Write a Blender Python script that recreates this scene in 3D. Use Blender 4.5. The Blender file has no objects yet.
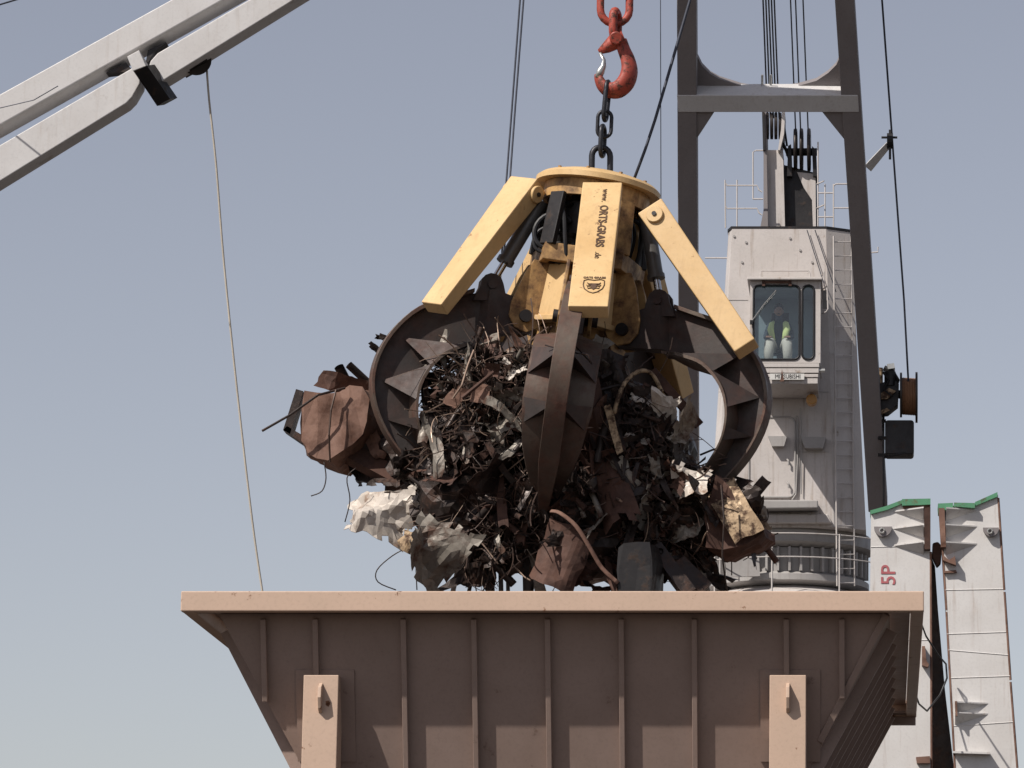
import bpy, bmesh, math, random
from mathutils import Vector, Matrix, noise, Quaternion
R = math.radians
sc = bpy.context.scene
COL = sc.collection

# ------------------------------------------------------------------ camera, sky, sun, exposure
F, U0, V0, PITCH = 4000.0, 884.0, 384.0, R(11.1)
CAMZ = 1.7
cam_d = bpy.data.cameras.new('camera'); cam = bpy.data.objects.new('camera', cam_d); COL.objects.link(cam)
cam.location = (0, 0, CAMZ); cam.rotation_euler = (R(90) + PITCH, 0, 0)
cam_d.sensor_width = 36; cam_d.lens = F * 36 / 1024; cam_d.shift_x = -(U0 - 512) / 1024
cam_d.clip_end = 5000; cam_d.clip_start = 0.5
sc.camera = cam
SUN_EL, SUN_AZ = R(47.5), R(225)
w = bpy.data.worlds.new('World'); sc.world = w; w.use_nodes = True
nt = w.node_tree; bg = nt.nodes['Background']
sky = nt.nodes.new('ShaderNodeTexSky'); sky.sky_type = 'NISHITA'; sky.sun_disc = False
sky.sun_elevation = SUN_EL; sky.sun_rotation = SUN_AZ
sky.air_density = 1.0; sky.dust_density = 0.8; sky.ozone_density = 2.2; sky.altitude = 0
hsv = nt.nodes.new('ShaderNodeHueSaturation'); hsv.inputs['Saturation'].default_value = 0.62
tint = nt.nodes.new('ShaderNodeMix'); tint.data_type = 'RGBA'; tint.blend_type = 'MULTIPLY'; tint.inputs[0].default_value = 1; tint.inputs[7].default_value = (1.325, 1.19, 1.135, 1)
nt.links.new(sky.outputs[0], hsv.inputs['Color']); nt.links.new(hsv.outputs[0], tint.inputs[6]); nt.links.new(tint.outputs[2], bg.inputs['Color'])
bg.inputs['Strength'].default_value = 0.067
sd = bpy.data.lights.new('sun', 'SUN'); sd.energy = 4.1; sd.angle = R(0.5); sd.color = (1.0, 0.94, 0.87)
so = bpy.data.objects.new('sun', sd); COL.objects.link(so)
SDIR = Vector((math.sin(SUN_AZ) * math.cos(SUN_EL), math.cos(SUN_AZ) * math.cos(SUN_EL), math.sin(SUN_EL)))
so.rotation_euler = SDIR.to_track_quat('Z', 'Y').to_euler(); so.location = (-20, -10, 60)
sc.view_settings.view_transform = 'Standard'; sc.view_settings.look = 'None'
sc.view_settings.exposure = 0.35; sc.view_settings.gamma = 1.0; sc.view_settings.use_curve_mapping = False

# ------------------------------------------------------------------ helpers
CP, SP = math.cos(PITCH), math.sin(PITCH)
def P(u, v, Y):
    """a point at distance Y seen at photo position (u, v)"""
    a, b = u - U0, V0 - v
    d = Vector((a, F * CP - b * SP, F * SP + b * CP))
    t = Y / d.y
    return Vector((d.x * t, Y, CAMZ + d.z * t))

class MB:
    def __init__(s): s.v = []; s.f = []
    def add(s, vs, fs):
        n = len(s.v); s.v += [Vector(p) for p in vs]; s.f += [tuple(i + n for i in f) for f in fs]; return s
    def hexa(s, a, b):
        """two matching rings of points joined to a solid"""
        n = len(a)
        fs = [tuple(range(n))[::-1], tuple(range(n, 2 * n))] + [(i, (i + 1) % n, n + (i + 1) % n, n + i) for i in range(n)]
        return s.add(list(a) + list(b), fs)
    def box(s, x0, x1, y0, y1, z0, z1):
        return s.hexa([(x0, y0, z0), (x1, y0, z0), (x1, y0, z1), (x0, y0, z1)], [(x0, y1, z0), (x1, y1, z0), (x1, y1, z1), (x0, y1, z1)])
    def pp(s, pts, Y0, Y1):
        a = [P(u, v, Y0) for u, v in pts]; return s.hexa(a, [p + Vector((0, Y1 - Y0, 0)) for p in a])
    def prism(s, pts, off):
        a = [Vector(p) for p in pts]; return s.hexa(a, [p + Vector(off) for p in a])
    def beam(s, A, B, N, wid, hgt, wid2=None, hgt2=None):
        """box beam: outer face centred on A-B with normal N, width wid, going hgt inward"""
        A, B, N = Vector(A), Vector(B), Vector(N); ax = (B - A).normalized()
        N = (N - ax * N.dot(ax)).normalized(); W = ax.cross(N)
        wid2 = wid if wid2 is None else wid2; hgt2 = hgt if hgt2 is None else hgt2
        def ring(C, w_, h): return [C - W * w_ / 2, C + W * w_ / 2, C + W * w_ / 2 - N * h, C - W * w_ / 2 - N * h]
        return s.hexa(ring(A, wid, hgt), ring(B, wid2, hgt2))
    def tube(s, pts, r, n=8, closed=False, cap=True, sq=1.0):
        pts = [Vector(p) for p in pts]; m = len(pts)
        rr = r if isinstance(r, (list, tuple)) else [r] * m
        t0 = ((pts[1] - pts[-1]) if closed else (pts[1] - pts[0])).normalized()
        u = t0.orthogonal().normalized(); rings = []
        for i, p in enumerate(pts):
            if closed: t = pts[(i + 1) % m] - pts[i - 1]
            else: t = pts[min(i + 1, m - 1)] - pts[max(i - 1, 0)]
            if t.length < 1e-9: t = t0
            t = t.normalized(); u = (u - t * u.dot(t)); u = u.normalized() if u.length > 1e-6 else t.orthogonal().normalized()
            q = t.cross(u)
            rings.append([p + (u * math.cos(a) + q * math.sin(a) * sq) * rr[i] for a in [2 * math.pi * k / n for k in range(n)]])
        vs = [x for g in rings for x in g]; fs = []
        for i in range(m if closed else m - 1):
            j = (i + 1) % m
            for k in range(n): fs.append((i * n + k, i * n + (k + 1) % n, j * n + (k + 1) % n, j * n + k))
        if not closed and cap: fs += [tuple(range(n))[::-1], tuple(range((m - 1) * n, m * n))]
        return s.add(vs, fs)
    def cyl(s, A, B, r, n=20, r2=None): return s.tube([A, B], [r, r if r2 is None else r2], n)
    def band(s, pts, side, ws, thick, nrm):
        """strip along pts, half width ws[i] along side, thickness towards nrm[i]"""
        n = len(pts); vs = []
        for p, w_, q in zip(pts, ws, nrm):
            vs += [p - side * w_, p + side * w_, p + side * w_ + q * thick, p - side * w_ + q * thick]
        fs = [(0, 1, 2, 3), tuple((n - 1) * 4 + k for k in (3, 2, 1, 0))]
        for i in range(n - 1):
            for k in range(4): fs.append((i * 4 + k, i * 4 + (k + 1) % 4, i * 4 + 4 + (k + 1) % 4, i * 4 + 4 + k))
        return s.add(vs, fs)

def arc(c, r, a0, a1, n, ax1, ax2):
    return [Vector(c) + (Vector(ax1) * math.cos(a) + Vector(ax2) * math.sin(a)) * r for a in [a0 + (a1 - a0) * i / (n - 1) for i in range(n)]]

def spath(pts, k=4):
    out = []
    for i in range(len(pts) - 1):
        p0, p1, p2, p3 = [pts[min(max(j, 0), len(pts) - 1)] for j in (i - 1, i, i + 1, i + 2)]
        for s_ in range(k): t = s_ / k; out.append(.5 * ((2 * p1) + (-p0 + p2) * t + (2 * p0 - 5 * p1 + 4 * p2 - p3) * t * t + (-p0 + 3 * p1 - 3 * p2 + p3) * t ** 3))
    return out + [pts[-1]]
ROOT = {}
def root_matrix(o):
    while o.parent: o = o.parent
    return ROOT.get(o.name, Matrix.Translation(o.location))
def obj(name, mb, m, parent=None, smooth=False, bevel=0, fix=True):
    """one mesh object; geometry is given in world coordinates"""
    me = bpy.data.meshes.new(name)
    if isinstance(mb, MB): vs, fs = mb.v, mb.f
    else: vs, fs = mb
    if parent is not None: o_m = root_matrix(parent)
    else:
        lo = [min(v[k] for v in vs) for k in range(3)]; hi = [max(v[k] for v in vs) for k in range(3)]
        o_m = Matrix.Translation(((lo[0] + hi[0]) / 2, (lo[1] + hi[1]) / 2, lo[2]))
    inv = o_m.inverted(); me.from_pydata([inv @ Vector(v) for v in vs], [], fs)
    if fix:
        bm = bmesh.new(); bm.from_mesh(me); bmesh.ops.recalc_face_normals(bm, faces=bm.faces); bm.to_mesh(me); bm.free()
    me.materials.append(m)
    o = bpy.data.objects.new(name, me); COL.objects.link(o)
    if parent is not None: o.parent = parent
    else: o.matrix_world = o_m; ROOT[o.name] = o_m
    if smooth:
        for p in me.polygons: p.use_smooth = True
        if smooth != 'all':
            me.set_sharp_from_angle(angle=R(40))
    if bevel:
        b = o.modifiers.new('bevel', 'BEVEL'); b.width = bevel; b.segments = 2; b.limit_method = 'ANGLE'; b.angle_limit = R(35)
    return o
def tag(o, label, cat, group=None, kind=None):
    if label: o['label'] = label
    if cat: o['category'] = cat
    if group: o['group'] = group
    if kind: o['kind'] = kind
    return o
def thing(name, loc, label, cat, group=None, rot=None):
    o = bpy.data.objects.new(name, None); COL.objects.link(o)
    m = Matrix.Translation(loc)
    if rot is not None: m = m @ rot
    o.matrix_world = m; ROOT[o.name] = m; o.empty_display_size = .3
    return tag(o, label, cat, group)
def struct(name, mb, m):
    o = obj(name, mb, m); o['kind'] = 'structure'; return o

# ------------------------------------------------------------------ materials
def mat(name, col, rough=.6, metal=0.0, col2=None, rust=None, ramt=.5, rscale=3.0, streak=0.0, bump=.15, bscale=18, spec=.4, rsoft=.06, edge=0.0):
    m = bpy.data.materials.new(name); m.use_nodes = True; t = m.node_tree; N, L = t.nodes, t.links
    b = N['Principled BSDF']; b.inputs['Metallic'].default_value = metal; b.inputs['Specular IOR Level'].default_value = spec
    tc = N.new('ShaderNodeTexCoord'); geo = N.new('ShaderNodeNewGeometry')
    def nz(scale, detail=6, vec=None, rg=.6):
        n = N.new('ShaderNodeTexNoise'); n.inputs['Scale'].default_value = scale; n.inputs['Detail'].default_value = detail
        n.inputs['Roughness'].default_value = rg; L.new(vec or tc.outputs['Object'], n.inputs['Vector']); return n.outputs['Fac']
    def ramp(src, a, bb):
        r = N.new('ShaderNodeMapRange'); r.inputs[1].default_value = a; r.inputs[2].default_value = bb; r.clamp = True
        L.new(src, r.inputs[0]); return r.outputs[0]
    def mix(fac, c1, c2):
        x = N.new('ShaderNodeMix'); x.data_type = 'RGBA'
        if isinstance(fac, float): x.inputs[0].default_value = fac
        else: L.new(fac, x.inputs[0])
        for i, c in ((6, c1), (7, c2)):
            if isinstance(c, tuple): x.inputs[i].default_value = (*c, 1)
            else: L.new(c, x.inputs[i])
        return x.outputs[2]
    def math_(op, a, bb):
        x = N.new('ShaderNodeMath'); x.operation = op; x.use_clamp = True
        for i, c in ((0, a), (1, bb)):
            if isinstance(c, (int, float)): x.inputs[i].default_value = c
            else: L.new(c, x.inputs[i])
        return x.outputs[0]
    c2 = col2 or tuple(c * .78 for c in col)
    c = mix(ramp(nz(1.6, 7), .35, .68), col, c2)
    fine = nz(26, 4)
    c = mix(math_('MULTIPLY', ramp(fine, .5, .8), .35), c, tuple(x * .6 for x in col))
    rf = None
    if rust:
        k = ramp(nz(rscale, 10, rg=.68), 1 - ramt - rsoft, 1 - ramt + rsoft)
        if streak:
            mp = N.new('ShaderNodeMapping'); mp.inputs['Scale'].default_value = (7, 7, .55)
            L.new(tc.outputs['Object'], mp.inputs[0])
            s_ = ramp(nz(1.6, 7, mp.outputs[0], .62), .55, .70)
            k = math_('MAXIMUM', k, math_('MULTIPLY', s_, streak))
        rc = mix(ramp(nz(rscale * 3.3, 6), .35, .65), rust, tuple(x * .42 for x in rust))
        c = mix(k, c, rc); rf = k
    L.new(c, b.inputs['Base Color'])
    rr = ramp(nz(9, 5), .2, .8); mr = N.new('ShaderNodeMapRange'); L.new(rr, mr.inputs[0])
    mr.inputs[3].default_value = max(.05, rough - .13); mr.inputs[4].default_value = min(1, rough + .15)
    if rf is not None:
        L.new(math_('ADD', mr.outputs[0], math_('MULTIPLY', rf, .25)), b.inputs['Roughness'])
        if metal: L.new(math_('MULTIPLY', math_('SUBTRACT', 1, rf), metal), b.inputs['Metallic'])
    else: L.new(mr.outputs[0], b.inputs['Roughness'])
    if bump:
        bp = N.new('ShaderNodeBump'); bp.inputs['Strength'].default_value = bump; bp.inputs['Distance'].default_value = .012
        h = nz(bscale, 6)
        if rf is not None: h = math_('ADD', math_('MULTIPLY', h, .6), math_('MULTIPLY', rf, .35))
        L.new(h, bp.inputs['Height']); L.new(bp.outputs[0], b.inputs['Normal'])
    return m
RUST = (.16, .06, .028)
M = dict(
    yellow=mat('yellow_paint', (.62, .43, .215), .5, 0, (.53, .345, .155), (.22, .10, .045), .335, 8, .16, .15, rsoft=.03),
    yellow_worn=mat('worn_yellow_paint', (.50, .31, .125), .5, 0, (.38, .215, .08), (.12, .06, .034), .47, 3.5, .6, .25, rsoft=.11),
    tine=mat('claw_steel', (.07, .06, .056), .52, .3, (.05, .042, .04), (.085, .042, .032), .44, 2.2, .3, .35, rsoft=.16),
    tine_edge=mat('claw_flange_steel', (.125, .098, .078), .5, .35, (.085, .062, .05), (.12, .052, .035), .45, 2.5, .3, .3, rsoft=.12),
    dark=mat('dark_machinery', (.025, .023, .024), .5, .2, (.012, .011, .012), (.05, .028, .018), .4, 5, 0, .3),
    black=mat('black_rubber', (.015, .015, .017), .45),
    cyl=mat('grey_cylinder_paint', (.13, .125, .12), .4, .2, (.09, .085, .08), RUST, .33, 6),
    chrome=mat('polished_rod', (.62, .62, .62), .18, 1.0, bump=0),
    hopper=mat('shaded_beige_rim_paint', (.29, .212, .178), .62, 0, (.25, .18, .148), (.13, .06, .035), .30, 3.2, .0, .08),  # same beige as the rim, darkened for the shade below it
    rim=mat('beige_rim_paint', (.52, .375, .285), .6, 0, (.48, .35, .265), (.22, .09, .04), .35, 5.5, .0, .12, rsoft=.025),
    red=mat('red_hook_paint', (.38, .066, .042), .5, 0, (.27, .05, .034), (.09, .045, .03), .43, 14, 0, .3, bscale=40),
    chain=mat('chain_steel', (.035, .036, .042), .42, .5, bump=.3),
    galv=mat('galvanised_metal', (.55, .55, .53), .35, .7, bump=.2),
    white=mat('white_crane_paint', (.53, .495, .475), .55, 0, (.47, .435, .41), (.27, .17, .09), .31, 3.2, .42, .08, rsoft=.05),
    grey=mat('grey_crane_paint', (.36, .345, .335), .55, 0, (.31, .295, .285), (.14, .08, .05), .28, 3, .25, .08),
    boom=mat('shaded_boom_paint', (.22, .20, .20), .6, 0, (.19, .17, .17), RUST, .24, 2, .1, .08),  # pale boom paint taken down to grey for its shaded underside
    boomlight=mat('boom_light_paint', (.54, .53, .525), .55, 0, (.49, .475, .465), (.30, .2, .12), .28, 1.3, .2, .08, rsoft=.1),
    panel=mat('hatch_white_paint', (.60, .585, .57), .6, 0, (.54, .52, .50), (.28, .14, .06), .295, 2.2, .3, .08, rsoft=.04),
    green=mat('green_edge_paint', (.09, .27, .15), .6, 0, None, RUST, .38, 4),
    redpaint=mat('red_letter_paint', (.42, .12, .13), .7, bump=0),
    ink=mat('brown_letter_paint', (.10, .055, .03), .6, bump=0),
    blackink=mat('black_letter_paint', (.03, .028, .03), .6, bump=0),
    rust=mat('heavy_rust', (.095, .045, .03), .75, 0, (.06, .03, .022), (.045, .025, .02), .42, 3, 0, .5, rsoft=.15),
    rustlight=mat('light_rust', (.22, .125, .09), .75, 0, (.125, .066, .048), (.09, .04, .025), .40, 3, 0, .4, rsoft=.12),
    scrapdark=mat('dark_scrap_steel', (.045, .034, .03), .45, .45, (.024, .018, .016), (.07, .034, .022), .45, 5, 0, .5),  # dark rust tone with the shade inside the bundle mixed in
    scrapgrey=mat('grey_scrap_sheet', (.27, .245, .21), .5, .25, (.17, .145, .12), (.10, .05, .032), .46, 3, 0, .4),
    scrapwhite=mat('white_scrap_sheet', (.56, .51, .455), .5, .1, (.42, .36, .30), (.24, .12, .06), .40, 3.5, 0, .35),
    scraptan=mat('tan_scrap_sheet', (.46, .34, .21), .55, .2, (.26, .17, .10), (.09, .05, .03), .48, 9, 0, .5),
    wire=mat('brown_wire', (.075, .045, .034), .6, .3, (.04, .025, .02)),
    wirelight=mat('bright_wire', (.34, .25, .19), .45, .5, (.14, .09, .07)),
    rope=mat('steel_wire_rope', (.05, .055, .075), .5, .3, bump=.1),
    tanrope=mat('tan_rope', (.48, .43, .36), .8, bump=.1),
    drumrope=mat('brown_wound_rope', (.25, .125, .06), .6, .1, (.15, .07, .035)),
    hivis=mat('hi_vis_fabric', (.80, .90, .38), .7), trouser=mat('pale_trouser_cloth', (.60, .57, .50), .8),
    skin=mat('skin', (.36, .21, .15), .6), hair=mat('dark_hair', (.02, .016, .014), .6), jacket=mat('dark_work_shirt', (.04, .06, .08), .8),
    cabin=mat('cab_interior_grey', (.26, .33, .36), .8), lamp=mat('amber_lamp_glass', (.55, .29, .09), .3),
    sheave=mat('greasy_sheave_iron', (.04, .032, .028), .45, .4, (.02, .016, .015)),
    sign=mat('white_sign_plate', (.72, .71, .68), .5, bump=0),
    ground=mat('dark_quay_asphalt', (.035, .032, .032), .9, 0, (.025, .024, .025), (.12, .08, .05), .40, .4, 0, .2, 6, rsoft=.2),
)
def glass_mat():
    m = bpy.data.materials.new('window_glass'); m.use_nodes = True; N, L = m.node_tree.nodes, m.node_tree.links
    out = N['Material Output']; g = N.new('ShaderNodeBsdfGlossy'); g.inputs['Roughness'].default_value = .03
    t = N.new('ShaderNodeBsdfTransparent'); t.inputs[0].default_value = (.93, .96, .97, 1)
    lw = N.new('ShaderNodeLayerWeight'); lw.inputs[0].default_value = .5; f = N.new('ShaderNodeMapRange'); f.inputs[3].default_value = .05; f.inputs[4].default_value = .4; L.new(lw.outputs['Facing'], f.inputs[0])
    mx = N.new('ShaderNodeMixShader'); L.new(f.outputs[0], mx.inputs[0]); L.new(t.outputs[0], mx.inputs[1]); L.new(g.outputs[0], mx.inputs[2])
    L.new(mx.outputs[0], out.inputs['Surface']); return m
M['glass'] = glass_mat()

def text_obj(name, body, size, mtx, m, parent, ext=.004, shear=0, sx=1.0, bold=.0):
    c = bpy.data.curves.new('lettering', 'FONT'); c.body = body; c.size = size; c.extrude = ext; c.shear = shear; c.offset = bold
    c.align_x = 'CENTER'; c.align_y = 'CENTER'; c.resolution_u = 3
    t = bpy.data.objects.new('lettering', c); COL.objects.link(t)
    dg = bpy.context.evaluated_depsgraph_get(); me = bpy.data.meshes.new_from_object(t.evaluated_get(dg))
    bpy.data.objects.remove(t); me.materials.clear(); me.materials.append(m)
    me.transform(root_matrix(parent).inverted() @ mtx @ Matrix.Diagonal((sx, 1, 1, 1)))
    o = bpy.data.objects.new(name, me); COL.objects.link(o); o.parent = parent; return o
def frame_m(origin, xdir, ydir):
    x = Vector(xdir).normalized(); y = Vector(ydir); y = (y - x * y.dot(x)).normalized(); z = x.cross(y)
    m = Matrix((x, y, z)).transposed().to_4x4(); m.translation = origin; return m

# ------------------------------------------------------------------ setting
g = MB(); g.add([(-2500, -300, 0), (2500, -300, 0), (2500, 4500, 0), (-2500, 4500, 0)], [(0, 1, 2, 3)])
struct('ground', g, M['ground'])

# ------------------------------------------------------------------ hopper
HY, HD = 40.0, 9.7
tl, tr = P(181, 591, HY), P(924, 589, HY)
X0, X1, ZT = tl.x, tr.x, tl.z
RH = .205
hop = thing('hopper', ((X0 + X1) / 2, HY, 0), 'large beige steel loading hopper with ribbed sloping sides below the claw grab', 'hopper')
W_ = .13
r = MB()
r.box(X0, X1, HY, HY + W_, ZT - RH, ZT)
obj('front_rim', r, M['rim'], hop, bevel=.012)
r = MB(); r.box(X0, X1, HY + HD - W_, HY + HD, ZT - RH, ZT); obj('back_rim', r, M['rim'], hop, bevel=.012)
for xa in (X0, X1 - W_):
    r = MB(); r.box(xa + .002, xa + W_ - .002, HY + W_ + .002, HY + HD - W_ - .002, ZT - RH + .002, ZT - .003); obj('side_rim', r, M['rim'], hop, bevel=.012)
TS = math.tan(R(28.5)); TF = math.tan(R(20)); zb = 2.6; zr = ZT - RH + .015
ix0, ix1, iy0, iy1 = X0 + .36, X1 - .36, HY + .31, HY + HD - .31
def hs(z):
    d = zr - z; return ix0 + d * TS, ix1 - d * TS, iy0 + d * TF, iy1 - d * TF
def ring(z): a, b, c, d = hs(z); return [Vector((a, c, z)), Vector((b, c, z)), Vector((b, d, z)), Vector((a, d, z))]
T, B = ring(zr), ring(zb)
cen = Vector(((ix0 + ix1) / 2, (iy0 + iy1) / 2, 0))
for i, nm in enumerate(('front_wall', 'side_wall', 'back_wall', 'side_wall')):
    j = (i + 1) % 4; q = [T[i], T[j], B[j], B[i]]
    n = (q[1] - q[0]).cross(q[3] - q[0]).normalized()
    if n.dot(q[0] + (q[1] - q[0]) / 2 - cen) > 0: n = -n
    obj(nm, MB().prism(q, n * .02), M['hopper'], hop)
# shelf closing the gap between rim and walls to sun, in the shade-darkened beige
sh = MB()
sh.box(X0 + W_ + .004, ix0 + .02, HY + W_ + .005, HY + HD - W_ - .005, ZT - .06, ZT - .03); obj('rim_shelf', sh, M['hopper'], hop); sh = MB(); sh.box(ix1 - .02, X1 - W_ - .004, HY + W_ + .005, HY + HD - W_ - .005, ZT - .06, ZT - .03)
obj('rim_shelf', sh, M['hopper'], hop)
for ya, yb in ((HY + W_ + .003, iy0 + .03), (iy1 - .03, HY + HD - W_ - .003)):
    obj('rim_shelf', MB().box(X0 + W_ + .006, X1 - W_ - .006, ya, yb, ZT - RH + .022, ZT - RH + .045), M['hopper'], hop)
nf = Vector((0, -math.cos(R(20)), -math.sin(R(20))))
def rib(x, za, zb_, wd=.055, dp=.075):
    ya, yb = hs(za)[2], hs(zb_)[2]
    a, b = Vector((x, ya, za)), Vector((x, yb, zb_))
    m = MB(); n = nf
    q = [a - Vector((wd / 2, 0, 0)), a + Vector((wd / 2, 0, 0)), a + Vector((wd / 2, 0, 0)) + n * dp, a - Vector((wd / 2, 0, 0)) + n * dp]
    p = [b - Vector((wd / 2, 0, 0)), b + Vector((wd / 2, 0, 0)), b + Vector((wd / 2, 0, 0)) + n * dp, b - Vector((wd / 2, 0, 0)) + n * dp]
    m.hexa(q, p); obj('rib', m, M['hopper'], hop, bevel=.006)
zP = lambda v: P(500, v, HY + .3).z
for u in (404, 474.5, 548, 621.5, 694.5):
    rib(P(u, 612, HY + .32).x, zr - .04, zb + .05)
for u, ve in ((264, 700), (316, 682), (786.5, 682), (842, 697)):
    rib(P(u, 612, HY + .32).x, zr - .04, P(u, ve, HY + .6).z)
# corner strips following the slanting edges of the front wall
for sgn, xi in ((-1, 1),):
    a, b = T[xi], B[xi]; e = MB()
    m = a.lerp(b, .27)
    e.beam(a + nf * .03 + Vector((sgn * .02, 0, 0)), m + nf * .03 + Vector((sgn * .02, 0, 0)), nf, .07, .03); obj('corner_strip', e, M['hopper'], hop, bevel=.005)
# long ribs on the sloping side walls, running down to the outlet
for sgn in (-1, 1):
    for k in range(9):
        y = HY + .9 + k * .98
        ns = Vector((sgn * math.cos(R(28.5)), 0, -math.sin(R(28.5))))
        xt = ix1 if sgn > 0 else ix0
        zb2 = zb + .1
        d2 = zr - zb2
        ylo = min(max(y, iy0 + d2 * TF + .1), iy1 - d2 * TF - .1)
        if y != ylo:   # the wall narrows: stop the rib at its slanting edge
            dd = min((y - iy0) / TF, (iy1 - y) / TF, d2) - .05; zb2 = zr - dd
        a = Vector((xt - sgn * .06 * TS, y, zr - .06)); b = Vector((xt - sgn * (zr - zb2) * TS, y, zb2))
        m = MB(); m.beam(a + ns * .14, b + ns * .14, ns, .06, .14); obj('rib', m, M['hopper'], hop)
# end plate hanging below the rear of the right rim
e = MB(); e.box(X1 - .34, X1 - .01, HY + HD - .12, HY + HD - .02, ZT - RH - 0.02 - .08, ZT - RH - .004); obj('rim_bracket', e, M['hopper'], hop)
# posts
for u0, u1 in ((303, 338), (769.5, 806)):
    xa, xb = P(u0, 700, HY + .38).x, P(u1, 700, HY + .38).x
    zt = P(u0, 675, HY + .38).z
    p = obj('post', MB().box(xa, xb, HY + .38, HY + .72, 0, zt), M['rim'], hop, bevel=.008)
    for yy in (HY + HD - .72,):
        obj('post', MB().box(xa, xb, yy, yy + .34, 0, zt), M['rim'], hop, bevel=.008)
    pad = MB(); zc = zt + .07; y0 = hs(zc)[2]
    a = Vector((xa - .1, hs(zc)[2], zc)); b = Vector((xb + .14, hs(zc)[2], zc)); d2 = Vector((0, hs(zc - .9)[2] - hs(zc)[2], -.9))
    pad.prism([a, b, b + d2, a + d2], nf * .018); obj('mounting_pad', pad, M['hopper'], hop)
    # lug on the post face
    xm = (xa + xb) / 2 - .0; lug = MB()
    zz = zt - .08
    pts = [(0, 0), (-.10, -.05), (-.12, -.16), (-.07, -.27), (0, -.31)]
    lug.prism([Vector((xm - .015, HY + .38 + py, zz + pz)) for py, pz in pts], (.035, 0, 0)); obj('lifting_lug', lug, M['rim'], p, bevel=.006)

# ------------------------------------------------------------------ claw grab
GY = 44.0
GM = Matrix.Translation(P(598, 189, GY)) @ Matrix.Rotation(R(8), 4, 'Y')
grab = thing('claw_grab', P(598, 189, GY), 'yellow hydraulic claw grab with dark curved steel claws clutching the scrap bundle', 'grab', rot=Matrix.Rotation(R(8), 4, 'Y'))
def G(x, y, z): return GM @ Vector((x, y, z))
def GR(az, r_, z, off=0.0):
    a = R(az); return GM @ Vector((math.cos(a) * r_ - math.sin(a) * off, math.sin(a) * r_ + math.cos(a) * off, z))
def glathe(prof, n=40, closed=True):
    m = MB(); k = len(prof)
    for i in range(n):
        a = 2 * math.pi * i / n
        m.v += [G(math.cos(a) * r_, math.sin(a) * r_, z) for r_, z in prof]
    for i in range(n):
        j = (i + 1) % n
        for q in range(k if closed else k - 1): m.f.append((i * k + q, j * k + q, j * k + (q + 1) % k, i * k + (q + 1) % k))
    return m
AZ = [-86, -164, -14, 60, 124]; OPEN = [2, -5, 9, -6, 2]
# top plate: a flanged ring and its drum
obj('top_flange', glathe([(.2, .12), (.5, .12), (.66, .07), (.71, .03), (.71, -.03), (.6, -.03), (.2, -.03)], 56), M['yellow'], grab, smooth=True)
obj('top_drum', glathe([(.60, -.034), (.60, -.22), (.55, -.22), (.55, -.034)], 56), M['yellow_worn'], grab, smooth=True)
sh = MB(); 
for k in range(10):
    a = 36 * k + 10; sh.cyl(GR(a, .60, .07), GR(a, .60, .105), .022, 6)
obj('bolt_ring', sh, M['yellow_worn'], grab)
# hub column, hydraulic block, hoses
obj('rotator', glathe([(0, .02), (.28, .02), (.28, -.3), (.2, -.34), (.2, -.95), (0, -.95)], 24), M['dark'], grab, smooth=True)
vb = MB(); vb.hexa([G(-.33, -.3, -.25), G(-.05, -.36, -.25), G(-.05, -.36, -.62), G(-.33, -.3, -.62)], [G(-.33, .2, -.25), G(-.05, .2, -.25), G(-.05, .2, -.62), G(-.33, .2, -.62)])
vb.hexa([G(.1, -.32, -.22), G(.36, -.22, -.22), G(.36, -.22, -.7), G(.1, -.32, -.7)], [G(.1, .3, -.22), G(.36, .3, -.22), G(.36, .3, -.7), G(.1, .3, -.7)])
obj('valve_block', vb, M['dark'], grab)
random.seed(4)
for k in range(12):
    h = MB(); a0 = -200 + k * 19 + random.uniform(-6, 6); rr = random.uniform(.42, .55)
    pts = [GR(a0, .3, -.28), GR(a0 + 4, rr, -.34), GR(a0 + 12, rr + .05, -.55), GR(a0 + 20, rr, -.8 - .2 * random.random()), GR(a0 + 26, .36, -.95)]
    fine = []
    for i in range(len(pts) - 1):
        p0, p1, p2, p3 = pts[max(i - 1, 0)], pts[i], pts[i + 1], pts[min(i + 2, len(pts) - 1)]
        for s_ in range(5):
            t = s_ / 5; fine.append(.5 * ((2 * p1) + (-p0 + p2) * t + (2 * p0 - 5 * p1 + 4 * p2 - p3) * t * t + (-p0 + 3 * p1 - 3 * p2 + p3) * t ** 3))
    h.tube(fine, random.choice([.02, .026, .03]), 8); obj('hose', h, M['black'], grab, smooth=True)
# hose loops visible through the gap left of the front arm
for (cu, cv, rad, rt) in ((553, 231, .21, .028), (556, 236, .13, .02), (547, 240, .15, .02)):
    c = P(cu, cv, GY - .38); h = MB(); h.tube(arc(c, rad, .4, 5.6, 22, (1, 0, .1), (0, .15, 1)), rt, 8); obj('hose', h, M['black'], grab, smooth=True)
# yoke: five-sided band half way down, with uprights
yk = MB(); azs = [a + 36 for a in sorted(AZ)]
for i in range(5):
    a, b = azs[i], azs[(i + 1) % 5]
    yk.hexa([GR(a, .70, -.80), GR(b, .70, -.80), GR(b, .70, -1.0), GR(a, .70, -1.0)], [GR(a, .58, -.80), GR(b, .58, -.80), GR(b, .58, -1.0), GR(a, .58, -1.0)])
obj('yoke', yk, M['yellow_worn'], grab, bevel=.01)
for a in azs:
    m = MB(); m.beam(GR(a, .64, -.2), GR(a, .69, -.82), GR(a, 1, 0) - GR(a, 0, 0), .2, .07); obj('upright', m, M['yellow_worn'] if abs(a + 56) > 1 and False or a > -100 and a < 0 else M['dark'], grab, bevel=.01)
obj('lower_hub', glathe([(0, -.98), (.40, -.98), (.44, -1.1), (.36, -1.75), (.2, -1.9), (0, -1.9)], 20), M['yellow_worn'], grab, smooth=True)
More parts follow.
